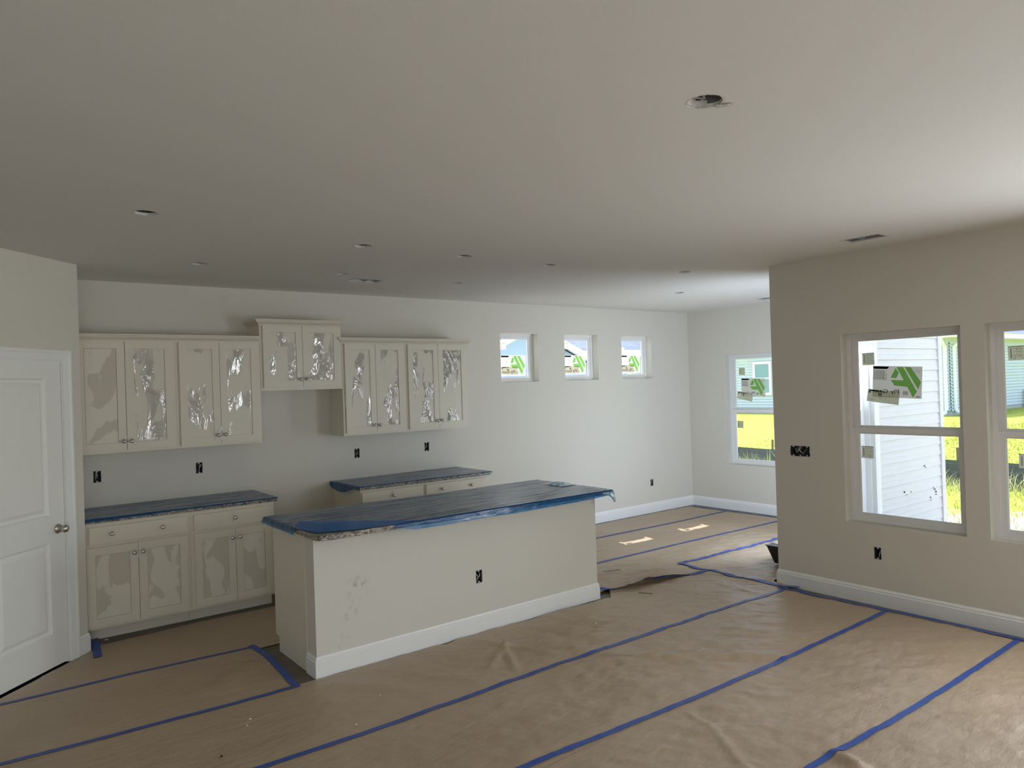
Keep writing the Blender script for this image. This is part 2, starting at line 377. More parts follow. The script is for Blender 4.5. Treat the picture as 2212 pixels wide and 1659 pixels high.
# ------------------------------------------------------------------ windows
def window(name, T, u0, u1, z0, z1, double=True):
    """vinyl window: T(u, n, z), n grows outwards from the room face of the wall"""
    N0, N1 = .100, .150
    fr = MB(); fwid = .030
    prof = [(0, N0), (.030, N0), (.030, N0+.010), (.022, N0+.010), (.022, N1-.006), (.030, N1-.006), (.030, N1), (0, N1)]
    rect = [(u0, z0), (u1, z0), (u1, z1), (u0, z1)]
    fr.sweep(rect, prof + [prof[0]], lambda a, b, h: T(a, h, b), closed=True, side=-1)
    root = struct(fr.build(name, m_vinyl))
    def sash(a0, a1, b0, b1, n0, n1, st, rb, rt):
        """stile st, bottom rail rb, top rail rt"""
        s = MB(); o = [(a0, b0), (a1, b0), (a1, b1), (a0, b1)]; i = [(a0+st, b0+rb), (a1-st, b0+rb), (a1-st, b1-rt), (a0+st, b1-rt)]
        g = .009
        i2 = [(i[0][0]+g, i[0][1]+g), (i[1][0]-g, i[1][1]+g), (i[2][0]-g, i[2][1]-g), (i[3][0]+g, i[3][1]-g)]
        L = [(o, n0), (i, n0), (i, n0+.006), (i2, n0+.011), (i2, n1-.004), (i, n1), (o, n1), (o, n0)]
        vs = [T(p[0], n, p[1]) for r, n in L for p in r]; fs = []
        for k in range(len(L)-1):
            for q in range(4): fs.append((k*4+q, k*4+(q+1) % 4, (k+1)*4+(q+1) % 4, (k+1)*4+q))
        s.add(vs, fs); so_ = s.build('sash', m_vinyl, root, recalc=True)
        p = MB(); nn = (n0+.011+n1-.004)/2; e = .001
        p.add([T(i2[0][0]-e, nn, i2[0][1]-e), T(i2[1][0]+e, nn, i2[1][1]-e), T(i2[2][0]+e, nn, i2[2][1]+e), T(i2[3][0]-e, nn, i2[3][1]+e)], [(0, 1, 2, 3)])
        p.build('pane', m_glass, so_, recalc=False)
        return so_
    if double:
        zm = z0 + (z1-z0)*.499
        sash(u0+.024, u1-.024, zm-.026, z1-.022, .129, .146, .040, .034, .028)
        low = sash(u0+.022, u1-.022, z0+.022, zm, .104, .128, .046, .036, .040)
        for t in (.27, .75):
            uc = u0 + (u1-u0)*t; lk = MB()
            n_ = 10
            pts = [T(uc + .045*math.cos(PI*k/n_), .110 + .012*math.sin(PI*k/n_), zm + .001) for k in range(n_+1)]
            top = [T(uc + .045*math.cos(PI*k/n_)*.75, .110 + .010*math.sin(PI*k/n_), zm + .012) for k in range(n_+1)]
            lk.add(pts + top, [tuple(range(n_+1)), tuple(range(n_+1, 2*n_+2))] + [(k, k+1, n_+2+k, n_+1+k) for k in range(n_)] + [(n_, 0, n_+1, 2*n_+1)])
            lk.build('sash_lock', m_vinyl, low)
    else:
        sash(u0+.022, u1-.022, z0+.022, z1-.022, .112, .142, .034, .034, .034)
    return root
W1 = window('window_1', TR, *R_WIN[0], WZ0, WZ1)
W2 = window('window_2', TR, *R_WIN[1], WZ0, WZ1)
W3 = window('window_3', TF, 5.207, 6.0748, WZ0, WZ1)
for k, (a, b) in enumerate(K_WIN): window('window_%d' % (k+4), TK, a, b, SZ0, SZ1, False)
window('window_7', TR, *R_WIN[2], WZ0, WZ1)  # unseen window added to go with a fill lamp

# made-up openings out of view, framed as sliding doors round the fill lamps
def slider(name, T, u0, u1, z0, z1):
    fr = MB(); fr.sweep([(u0, z0), (u1, z0), (u1, z1), (u0, z1)], [(0, .05), (.05, .05), (.05, .12), (0, .12), (0, .05)], lambda a, b, h: T(a, h, b), closed=True, side=-1)
    r = struct(fr.build(name, m_vinyl)); um = (u0+u1)/2
    for a, b, n in ((u0+.05, um+.03, .07), (um-.03, u1-.05, .10)):
        s = MB(); s.sweep([(a, z0+.05), (b, z0+.05), (b, z1-.05), (a, z1-.05)], [(0, n-.012), (.06, n-.012), (.06, n+.012), (0, n+.012), (0, n-.012)], lambda p, q, h: T(p, h, q), closed=True, side=-1)
        so_ = s.build('sash', m_vinyl, r); p = MB(); p.add([T(a+.06, n, z0+.11), T(b-.06, n, z0+.11), T(b-.06, n, z1-.11), T(a+.06, n, z1-.11)], [(0, 1, 2, 3)]); p.build('pane', m_glass, so_, recalc=False)
slider('added_door_3', TR, -2.75, -.45, .02, 2.1)
slider('added_door_4', lambda u, n, z: (u, -3.0-n, z), -2.3, .3, .02, 2.1)

# patio door of the nook, one sees the outside of it through window_1
d = MB(); d.sweep([(6.04, .02), (6.04, 2.06), (7.01, 2.06), (7.01, .02)], [(0, .0), (.03, .0), (.03, .15), (0, .15), (0, 0)], lambda a, b, h: TC(a, h, b), side=1)
d.sweep([(6.04, .0), (6.04, 2.06), (7.01, 2.06), (7.01, .0)], [(.008, .150), (.008, .192), (-.030, .196), (-.088, .190), (-.088, .150)], lambda a, b, h: TC(a, h, b), side=1)
d2 = struct(d.build('door_2', m_vinyl))
s = MB(); s.sweep([(6.072, .05), (6.978, .05), (6.978, 2.028), (6.072, 2.028)], [(0, .06), (.13, .06), (.14, .075), (.14, .09), (.13, .105), (0, .105), (0, .06)], lambda a, b, h: TC(a, h, b), closed=True, side=-1)
lf = s.build('door_leaf', m_vinyl, d2); p = MB(); p.add([TC(6.21, .082, .19), TC(6.84, .082, .19), TC(6.84, .082, 1.89), TC(6.21, .082, 1.89)], [(0, 1, 2, 3)]); p.build('pane', m_glass, lf, recalc=False)

# ------------------------------------------------------------------ pantry door
def TPo(s, out_, z): return TP(s, -out_, z)
j = MB(); j.sweep([(.172, 0), (.172, 2.055), (.915, 2.055), (.915, 0)], [(0, .0), (.012, .0), (.012, -.045), (.022, -.045), (.022, -.115), (0, -.115), (0, 0)], lambda a, b, h: TPo(a, h, b), side=1)
door_1 = struct(j.build('door_1', m_trim))
cs = MB(); cp = [(.178, 0), (.178, 2.049), (.909, 2.049), (.909, 0)]
cs.sweep(cp, [(0, 0), (0, .010), (-.010, .012), (-.014, .009), (-.020, .010), (-.050, .014), (-.062, .019), (-.074, .019), (-.082, .014), (-.085, 0)], lambda a, b, h: TPo(a, h, b), side=1)
cs.build('door_casing', m_trim, door_1)
lf = MB(); S0, S1, DZ0, DZ1 = .187, .900, .014, 2.044; DF = -.004; DB = -.040
pans = [(.323, .764, 1.017, 1.934), (.323, .764, .230, .838)]
us = [S0, .323, .764, S1]; zs = [DZ0, .230, .838, 1.017, 1.934, DZ1]
for a in range(3):
    for b in range(5):
        if a == 1 and b in (1, 3): continue
        lf.quad(TPo(us[a], DF, zs[b]), TPo(us[a+1], DF, zs[b]), TPo(us[a+1], DF, zs[b+1]), TPo(us[a], DF, zs[b+1]))
for (a, b, c, d_) in pans:
    L = [(0, 0), (.010, -.013), (.018, -.015), (.028, -.014), (.052, -.002)]
    vs = []; fs = []
    for (o_, h) in L: vs += [TPo(a+o_, DF+h, c+o_), TPo(b-o_, DF+h, c+o_), TPo(b-o_, DF+h, d_-o_), TPo(a+o_, DF+h, d_-o_)]
    for k in range(len(L)-1):
        for q in range(4): fs.append((k*4+q, k*4+(q+1) % 4, (k+1)*4+(q+1) % 4, (k+1)*4+q))
    fs.append(tuple(len(vs)-4+q for q in range(4))); lf.add(vs, fs)
lf.quad(TPo(S0, DB, DZ0), TPo(S1, DB, DZ0), TPo(S1, DB, DZ1), TPo(S0, DB, DZ1))
lf.quad(TPo(S0, DF, DZ0), TPo(S0, DB, DZ0), TPo(S0, DB, DZ1), TPo(S0, DF, DZ1)); lf.quad(TPo(S1, DF, DZ0), TPo(S1, DB, DZ0), TPo(S1, DB, DZ1), TPo(S1, DF, DZ1))
lf.quad(TPo(S0, DF, DZ0), TPo(S1, DF, DZ0), TPo(S1, DB, DZ0), TPo(S0, DB, DZ0)); lf.quad(TPo(S0, DF, DZ1), TPo(S1, DF, DZ1), TPo(S1, DB, DZ1), TPo(S0, DB, DZ1))
leaf = lf.build('door_leaf', m_door, door_1, recalc=False)
kb = MB(); KS, KZ = .250, .921
kb.lathe([(.0, 0), (.033, 0), (.033, .004), (.029, .010), (.016, .013), (.0135, .016), (.0125, .030), (.016, .034), (.024, .040), (.0275, .050), (.0265, .060), (.021, .069), (.012, .074), (.0, .075)], lambda x, y, h: TPo(KS + x, DF + h, KZ + y), 28)
kb.build('door_knob', m_steel, leaf)
st = MB(); st.box(.1845, .1868, -.028, -.006, KZ+.0-.028, KZ+.028, lambda a, b, c: TPo(a, b, c)); st.build('strike_plate', m_blackstrip, door_1)

# ------------------------------------------------------------------ outlet boxes (bare, wires showing)
def outlet(T, c, label, wd=OW, ht=OH, gang=1, group='bare outlet boxes', seed=1, cat='outlet', name='outlet_box'):
    R = random.Random(seed); u, z = c
    root = thing(name, label, cat, T(u, .03, z), group)
    b = MB(); w2, h2 = wd/2-.002, ht/2-.002; D0, D1 = .006, .072
    A = [(u-w2, z-h2), (u+w2, z-h2), (u+w2, z+h2), (u-w2, z+h2)]; t = .0018
    I = [(u-w2+t, z-h2+t), (u+w2-t, z-h2+t), (u+w2-t, z+h2-t), (u-w2+t, z+h2-t)]
    L = [(A, D1), (A, D0), (I, D0), (I, D1-t)]
    vs = [T(p[0], n, p[1]) for r, n in L for p in r]; fs = [tuple(range(4)), (12, 13, 14, 15)]
    for k in range(3):
        for q in range(4): fs.append((k*4+q, k*4+(q+1) % 4, (k+1)*4+(q+1) % 4, (k+1)*4+q))
    b.add(vs, fs); b.build('box', m_box, root)
    for g in range(gang):                       # screw ears at the top and the bottom
        uc = u - wd/2 + wd*(g+.5)/gang
        for s_ in (-1, 1):
            e = MB(); zz = z + s_*(h2-.006)
            e.box(uc-.006, uc+.006, D0-.001, D0+.003, zz-.005, zz+.005, T); e.build('screw_ear', m_wire_w, root)
    for k in range(2*gang + 1):                 # folded cables
        ua = u + R.uniform(-w2*.6, w2*.6); ub = u + R.uniform(-w2*.7, w2*.7); sgn = 1 if k % 2 else -1
        pts = [T(ua, .066, z + sgn*h2*.8), T(ua*.5+ub*.5, .040, z + sgn*h2*R.uniform(.2, .6)), T(ub, R.uniform(.010, .022), z + R.uniform(-.2, .2)*h2), T(ub + R.uniform(-.008, .008), R.uniform(.008, .02), z - sgn*h2*R.uniform(.4, .8))]
        wv = MB(); wv.tube(pts, .0028 if k else .0048, 6); wv.build('cable', (m_wire_w, m_wire_w, m_wire_k)[k % 3], root)
    # torn board lip round the cut
    tl = MB(); n = 26; vs = []; per = 2*(wd+ht)
    for k in range(n):
        dd = per*k/n
        if dd < wd: x, y_ = -wd/2+dd, -ht/2
        elif dd < wd+ht: x, y_ = wd/2, -ht/2+dd-wd
        elif dd < 2*wd+ht: x, y_ = wd/2-(dd-wd-ht), ht/2
        else: x, y_ = -wd/2, ht/2-(dd-2*wd-ht)
        s1 = 1 + R.uniform(.03, .10); s0 = 1 - R.uniform(.0, .09)
        vs += [T(u+x*s1, -.0006, z+y_*(1+(s1-1)*.6)), T(u+x*s0, .002, z+y_*(1-(1-s0)*.6))]
    tl.add(vs, [(2*k, 2*((k+1) % n), 2*((k+1) % n)+1, 2*k+1) for k in range(n)]); tl.build('torn_edge', m_gyp, root, recalc=False)
    local(root); return root
outlet(TK, K_OUT[0], 'bare outlet box above the left counter, nearest the pantry wall', seed=3)
outlet(TK, K_OUT[1], 'bare outlet box above the left counter, second from the pantry wall', seed=5)
outlet(TK, K_OUT[2], 'bare outlet box above the right counter, nearer the range gap', seed=8)
outlet(TK, K_OUT[3], 'bare outlet box above the right counter, nearer the small square windows', seed=13)
outlet(TK, K_OUT[4], 'low bare outlet box on the nook wall beneath the small square windows', seed=21)
outlet(TR, R_OUT, 'bare outlet box in the grey wall beneath the tall window', seed=22)
outlet(TR, R_SW, 'wide three gang switch box full of looped wires beside the wall corner', .182, .088, 3, 'bare switch boxes', 11, 'switch box', 'switch_box')

# ------------------------------------------------------------------ recessed light cut-outs and duct boots
hl = ['large ragged ceiling cut-out nearest the camera with torn edge', 'round ceiling cut-out above the pantry door side, nearest the left edge',
      'shallow round ceiling cut-out above the left wall cabinets', 'round ceiling cut-out above the left end of the island',
      'small round ceiling cut-out just left of the kitchen duct opening', 'dark round ceiling cut-out above the middle of the island',
      'small round ceiling cut-out above the right wall cabinets', 'dark round ceiling cut-out above the right end of the island',
      'round ceiling cut-out at the entry to the dining nook', 'round ceiling cut-out over the middle of the dining nook']
for k, (x, y, r) in enumerate(HOLES):
    R = random.Random(k+40)
    root = thing('light_cutout', hl[k], 'light opening', (x, y, H), 'ceiling cut-outs for lights')
    c = MB(); n = 18; rr = r*1.12; vs = []
    for (q, z) in ((rr, H+.0145), (rr, H+.10), (rr*.55, H+.125)):
        vs += [(x+math.cos(2*PI*i/n)*q, y+math.sin(2*PI*i/n)*q, z) for i in range(n)]
    fs = [(a*n+i, a*n+(i+1) % n, (a+1)*n+(i+1) % n, (a+1)*n+i) for a in range(2) for i in range(n)] + [tuple(2*n+i for i in range(n))]
    c.add(vs, fs, True); c.build('housing', m_box if k in (1, 5, 7) else m_can, root, recalc=False)
    for q in range(3):
        a = R.uniform(0, 2*PI); p0 = Vector((x+math.cos(a)*r*.5, y+math.sin(a)*r*.5, H+.115))
        b = a + R.uniform(1.5, 4.5); pts = [p0, p0.lerp(Vector((x, y, H+.05)), .6), (x+math.cos(b)*r*.4, y+math.sin(b)*r*.4, H+.022), (x+math.cos(b+1)*r*.75, y+math.sin(b+1)*r*.75, H+.03)]
        wv = MB(); wv.tube(pts, .0055 if q == 0 else .003, 6); wv.build('cable', (m_wire_w, m_wire_w, m_wire_k)[q], root)
    # ragged paper and plaster lip
    lp = MB(); n = 40; vs = []
    for i in range(n):
        a = 2*PI*i/n; r1 = r*(1.03+abs(R.gauss(0, .05))); r2 = r*(.97-abs(R.gauss(0, .05)))
        vs += [(x+math.cos(a)*r1, y+math.sin(a)*r1, H-.0006), (x+math.cos(a)*r2, y+math.sin(a)*r2, H+.004-R.uniform(0, .004))]
    lp.add(vs, [(2*i, 2*((i+1) % n), 2*((i+1) % n)+1, 2*i+1) for i in range(n)]); lp.build('torn_edge', m_gyp, root, recalc=False)
    if k == 0:
        fb = MB(); fb.add([(x+r*.85, y-.010, H-.002), (x+r*1.2, y-.04, H-.004), (x+r*1.55, y-.055, H-.003), (x+r*1.5, y-.02, H-.005), (x+r*1.1, y+.012, H-.003)], [(0, 1, 2, 3, 4)]); fb.build('hanging_paper', m_gyp, root, recalc=False)
        ins = MB(); N = 16; th0 = math.atan2(y, x); vs = []
        for a in range(N+1):          # torn plaster standing on the far side of the hole
            th = th0 + math.radians(-8 + 112*a/N); rr_ = r*(.94+.05*noise.noise(Vector((a*.7, 1, 2)))); hh = .020 + .016*noise.noise(Vector((a*.55, 5, 2))) + (.010 if a > 8 else 0)
            for q in range(4): vs.append((x+math.cos(th)*(rr_-.012*q/3), y+math.sin(th)*(rr_-.012*q/3), H+.004+hh*q/3))
        ins.add(vs, [(a*4+q, a*4+q+1, (a+1)*4+q+1, (a+1)*4+q) for a in range(N) for q in range(3)], True); ins.build('torn_plaster', m_gyp, root, recalc=False)
    local(root)
dl = ['rectangular duct opening in the kitchen ceiling above the wall cabinets', 'rectangular duct opening in the ceiling beside the grey window wall', 'thin rectangular duct opening in the nook ceiling by the far wall']
for k, (a, b, c, d_, ax) in enumerate(DUCTS):
    root = thing('duct_opening', dl[k], 'ceiling duct', ((a+b)/2, (c+d_)/2, H), 'uncovered ceiling ducts')
    g = MB(); e = .006; A = [(a+e, c+e), (b-e, c+e), (b-e, d_-e), (a+e, d_-e)]; B = [(a+.02, c+.02), (b-.02, c+.02), (b-.02, d_-.02), (a+.02, d_-.02)]
    vs = [(p[0], p[1], H+.004) for p in A] + [(p[0], p[1], H+.09) for p in A] + [(p[0], p[1], H+.18) for p in B]
    g.add(vs, [(q, (q+1) % 4, 4+(q+1) % 4, 4+q) for q in range(4)] + [(4+q, 4+(q+1) % 4, 8+(q+1) % 4, 8+q) for q in range(4)] + [(8, 9, 10, 11)])
    g.build('boot', m_galv, root, recalc=False)
    lpm = MB(); lpm.sweep([(a-.008, c-.008), (b+.008, c-.008), (b+.008, d_+.008), (a-.008, d_+.008)], [(0, H-.0005), (-.012, H-.0015), (-.016, H+.006)], ID, closed=True, side=1); lpm.build('torn_edge', m_gyp, root, recalc=False)
    fl = MB()
    if ax == 'x': fl.box((a*.42+b*.58), (a*.40+b*.60), c+e, d_-e, H+.002, H+.06)
    else: fl.box(a+e, b-e, (c*.42+d_*.58), (c*.40+d_*.60), H+.002, H+.06)
    fl.build('damper', m_galv, root)
    local(root)

# ------------------------------------------------------------------ cabinets
UF, UB = 6.3836, YK-.001                  # wall cabinet box front and back
BF = 6.080
def shaker(x0, x1, yf, z0, z1, root, knob, th=.020, rail=.057, seed=0, film=True, scraps=True):
    """shaker door in the plane y = yf facing -y; knob = (x, z) or None"""
    mb = MB(); ins = .008; a, b, c, d_ = x0+rail, x1-rail, z0+rail, z1-rail
    us = [x0, a, b, x1]; zs = [z0, c, d_, z1]; bev = .0015
    for i in range(3):
        for k in range(3):
            if i == 1 and k == 1: continue
            mb.quad((us[i], yf, zs[k]), (us[i+1], yf, zs[k]), (us[i+1], yf, zs[k+1]), (us[i], yf, zs[k+1]))
    R_ = [(a, c), (b, c), (b, d_), (a, d_)]
    vs = [(p[0], yf, p[1]) for p in R_] + [(p[0]+sx, yf+ins, p[1]+sz) for p, (sx, sz) in zip(R_, ((bev, bev), (-bev, bev), (-bev, -bev), (bev, -bev)))]
    mb.add(vs, [(q, (q+1) % 4, 4+(q+1) % 4, 4+q) for q in range(4)] + [(4, 5, 6, 7)])
    O = [(x0, z0), (x1, z0), (x1, z1), (x0, z1)]
    mb.add([(p[0], yf, p[1]) for p in O] + [(p[0], yf+th, p[1]) for p in O], [(q, (q+1) % 4, 4+(q+1) % 4, 4+q) for q in range(4)] + [(4, 5, 6, 7)])
    o = mb.build('door', m_cab, root, recalc=False)
    if film:
        R = random.Random(seed); fm = MB(); nx, nz = 16, max(16, int((d_-c)/.022)); ph = R.uniform(0, 50)
        amp = .0032 if film == 'strong' else .0012
        vs = []
        for k in range(nz+1):
            for i in range(nx+1):
                u_, v_ = i/nx, k/nz; edge = min(u_, 1-u_, v_, 1-v_)
                X = a+.004+(b-a-.008)*u_; Z = c+.004+(d_-c-.008)*v_
                h = noise.noise(Vector((X*14+ph, Z*5, ph)))*amp*1.4 + noise.noise(Vector((X*45+ph, Z*16, 9)))*amp*.5
                vs.append((X, yf+ins-.0035+max(-.004, min(.003, h))*min(1, edge*12+.15), Z))
        fm.add(vs, [(k*(nx+1)+i, k*(nx+1)+i+1, (k+1)*(nx+1)+i+1, (k+1)*(nx+1)+i) for k in range(nz) for i in range(nx)], True)
        fm.build('protective_film', m_clearfilm if film == 'strong' else m_dullfilm, o, recalc=False)
    if knob: add_knob(o, knob[0], yf, knob[1], scraps, seed)
    return o
m_dullfilm = film_material('dull_cabinet_film', (1, 1, 1), 1.35, .35, (6, 6, 4), .6, .02, .8, base=((.80, .775, .68), .93, (.66, .625, .53)), mask=((6, 6, 3.2), .46, .49, .0))
m_scrap = film_material('crumpled_clear_film', (.97, .97, .96), 1.45, .2, (60, 60, 60), .5, .004, 1.0, base=((.92, .92, .90), .75))
KNOB = [(0, 0), (.0085, 0), (.0085, .002), (.005, .004), (.0045, .012), (.007, .015), (.0135, .019), (.0155, .023), (.0145, .027), (.009, .030), (0, .031)]
def add_knob(o, x, yf, z, scrap=True, seed=0):
    k = MB(); k.lathe(KNOB, lambda a, b, h: (x+a, yf-h, z+b), 18); k.build('knob', m_steel, o)
    if scrap:
        R = random.Random(seed*7+1); s = MB(); n = 14; spk = R.sample(range(14), 4); vs = [(x, yf-.004, z)]; rad = R.uniform(.032, .050)
        for i in range(n):
            a = 2*PI*i/n; r = rad*(R.uniform(.95, 1.45) if i in spk else R.uniform(.12, .42))
            vs.append((x+math.cos(a)*r, yf-.002-R.uniform(0, .005), z+math.sin(a)*r*1.1))
        s.add(vs, [(0, 1+i, 1+(i+1) % n) for i in range(n)]); s.build('film_scrap', m_scrap, o, recalc=False)
def drawer(x0, x1, yf, z0, z1, root, knobs, seed=0, scrap=False):
    mb = MB(); mb.box(x0, x1, yf, yf+.020, z0, z1); o = mb.build('drawer', m_cab, root)
    for i, (x, z) in enumerate(knobs): add_knob(o, x, yf, z, scrap, seed+i)
    return o
def body(x0, x1, yf, z0, z1, root, side_l=True, toe=False):
    mb = MB()
    if toe:
        mb.box(x0, x1, yf, UB, .105, z1); mb.box(x0, x1, yf+.115, UB, 0.0005, .1048)
        o = mb.build('body', m_cab, root)
    else:
        mb.box(x0, x1, yf, UB, z0, z1); o = mb.build('body', m_cab, root)
    return o
UZ0, UZ1, DZ_0, DZ_1 = 1.361, 2.250, 1.382, 2.233
# left pair of wall cabinets
r = thing('wall_cabinet', 'tall double door wall cabinet in the corner against the pantry wall', 'cabinet', group='cream wall cabinets')
body(.7285, 1.4545, UF, UZ0, UZ1, r); shaker(.745, 1.0815, UF-.020, DZ_0, DZ_1, r, (1.059, 1.450), seed=1, film='dull'); shaker(1.085, 1.430, UF-.020, DZ_0, DZ_1, r, (1.114, 1.449), seed=2, film='strong')
r = thing('wall_cabinet', 'double door wall cabinet left of the raised range cabinet', 'cabinet', group='cream wall cabinets')
body(1.4555, 2.1465, UF, UZ0, UZ1, r); shaker(1.4807, 1.7975, UF-.020, DZ_0, DZ_1, r, (1.770, 1.452), seed=3, film='strong'); shaker(1.8005, 2.119, UF-.020, DZ_0, DZ_1, r, (1.830, 1.453), seed=4, film='strong')
# raised middle cabinet
r = thing('wall_cabinet', 'short raised double door cabinet over the range gap', 'cabinet', group='cream wall cabinets')
body(2.1485, 2.9125, UF, 1.809, 2.405, r); shaker(2.172, 2.5265, UF-.020, 1.8375, 2.386, r, (2.499, 1.907), seed=5, film='strong'); shaker(2.5300, 2.8865, UF-.020, 1.8375, 2.386, r, (2.558, 1.908), seed=6, film='strong')
# right pair
r = thing('wall_cabinet', 'double door wall cabinet right of the raised range cabinet', 'cabinet', group='cream wall cabinets')
body(2.9145, 3.5855, UF, UZ0, UZ1, r); shaker(2.937, 3.2520, UF-.020, DZ_0, DZ_1, r, (3.222, 1.450), seed=7, film='strong'); shaker(3.2555, 3.5598, UF-.020, DZ_0, DZ_1, r, (3.277, 1.449), seed=8, film='strong')
r = thing('wall_cabinet', 'double door wall cabinet at the window end with glossy peeling film', 'cabinet', group='cream wall cabinets')
body(3.5865, 4.3300, UF, UZ0, UZ1, r); shaker(3.6135, 3.9622, UF-.020, DZ_0, DZ_1, r, (3.934, 1.454), seed=9, film='strong'); shaker(3.9655, 4.3042, UF-.020, DZ_0, DZ_1, r, (3.988, 1.454), seed=10, film='strong')
# crowns
CP = [(0, 0), (.004, 0), (.004, .010), (.009, .012), (.013, .017), (.020, .021), (.030, .030), (.036, .036), (.036, .042), (.045, .046), (.045, .055), (0, .055)]
def crown(path, z, label):
    mb = MB(); mb.sweep(path, [(a, b+z) for a, b in CP], ID, side=1); return tag(mb.build('crown_moulding', m_cab), label, 'moulding', 'cabinet crown mouldings')
yc = UF
crown([(.7285, yc), (2.1455, yc)], 2.2335, 'crown moulding along the top of the left wall cabinets')
CPm = [(a, b) for a, b in CP]
crown([(2.1480, YK-.001), (2.1480, yc), (2.9135, yc), (2.9135, YK-.001)], 2.386, 'crown moulding round the top of the raised range cabinet')
crown([(2.9140, yc+.08), (2.9140, yc), (4.3302, yc), (4.3302, YK-.001)], 2.2335, 'crown moulding along the top of the right wall cabinets')

# base cabinets
BD = BF-.020
r = thing('base_cabinet', 'base cabinet with one wide two knob drawer beside the pantry wall', 'cabinet', group='cream base cabinets')
body(.7285, 1.4565, BF, 0, .881, r, toe=True); drawer(.765, 1.4315, BD, .7269, .8501, r, [(.910, .794), (1.254, .794)])
shaker(.742, 1.0828, BD, .1262, .702, r, (1.055, .631), seed=21, film='dull'); shaker(1.0858, 1.4315, BD, .1262, .702, r, (1.113, .632), seed=22, film='dull')
r = thing('base_cabinet', 'base cabinet with one knob drawer at the left side of the range gap', 'cabinet', group='cream base cabinets')
body(1.4575, 2.1200, BF, 0, .881, r, toe=True); drawer(1.4835, 2.0925, BD, .7269, .8501, r, [(1.797, .792)], 31, True)
shaker(1.4835, 1.7960, BD, .1262, .702, r, (1.769, .632), seed=23, film='dull'); shaker(1.7990, 2.0925, BD, .1262, .702, r, (1.829, .632), seed=24, film='dull')
r = thing('base_cabinet', 'base cabinet with torn film on its drawer behind the island', 'cabinet', group='cream base cabinets')
body(2.9150, 3.5780, BF, 0, .881, r, toe=True); drawer(2.9260, 3.5550, BD, .7269, .8570, r, [(3.239, .802)], 33, True)
shaker(2.9260, 3.2390, BD, .1262, .702, r, (3.212, .632), seed=25, film='dull'); shaker(3.2420, 3.5550, BD, .1262, .702, r, (3.270, .632), seed=26, film='dull')
r = thing('base_cabinet', 'base cabinet with a two knob drawer at the window end behind the island', 'cabinet', group='cream base cabinets')
body(3.5790, 4.3400, BF, 0, .881, r, toe=True); drawer(3.5980, 4.2980, BD, .7269, .8570, r, [(3.773, .804), (4.118, .804)])
shaker(3.5980, 3.9470, BD, .1262, .702, r, (3.920, .632), seed=27, film='dull'); shaker(3.9500, 4.2980, BD, .1262, .702, r, (3.977, .632), seed=28, film='dull')

# ------------------------------------------------------------------ countertops
def slab(name, x0, x1, y0, y1, z0, z1, rads, label):
    """rads: corner radii for (x0,y0),(x1,y0),(x1,y1),(x0,y1)"""
    pts = []
    for (cx, cy, a0), r in zip(((x0, y0, PI), (x1, y0, 1.5*PI), (x1, y1, 0), (x0, y1, .5*PI)), rads):
        if r <= 0: pts.append((cx, cy)); continue
        ox = cx + (r if cx == x0 else -r); oy = cy + (r if cy == y0 else -r)
        for k in range(9): a = a0 + .5*PI*k/8; pts.append((ox+math.cos(a)*r, oy+math.sin(a)*r))
    n = len(pts); b = .003; mb = MB(); cx, cy = (x0+x1)/2, (y0+y1)/2
    inn = [(p[0]+(b if p[0] < cx else -b), p[1]+(b if p[1] < cy else -b)) for p in pts]
    vs = [(p[0], p[1], z0) for p in inn] + [(p[0], p[1], z0+b) for p in pts] + [(p[0], p[1], z1-b) for p in pts] + [(p[0], p[1], z1) for p in inn]
    fs = [tuple(range(n))[::-1], tuple(range(3*n, 4*n))] + [(a*n+k, a*n+(k+1) % n, (a+1)*n+(k+1) % n, (a+1)*n+k) for a in range(3) for k in range(n)]
    mb.add(vs, fs); return tag(mb.build(name, m_granite), label, 'countertop', 'granite countertops')
CZ0, CZ1 = .8815, .913
slab('countertop', .7285, 2.1450, 6.0500, YK-.001, CZ0, CZ1, (0, .006, 0, 0), 'speckled granite countertop left of the range gap')
slab('countertop', 2.8950, 4.3700, 6.0500, YK-.001, CZ0, CZ1, (.006, .02, 0, 0), 'speckled granite countertop right of the range gap')
slab('countertop', 1.7258, 4.2297, 4.1945, 5.1558, CZ0, CZ1, (.06, .03, .02, .01), 'speckled granite island countertop with rounded corner')

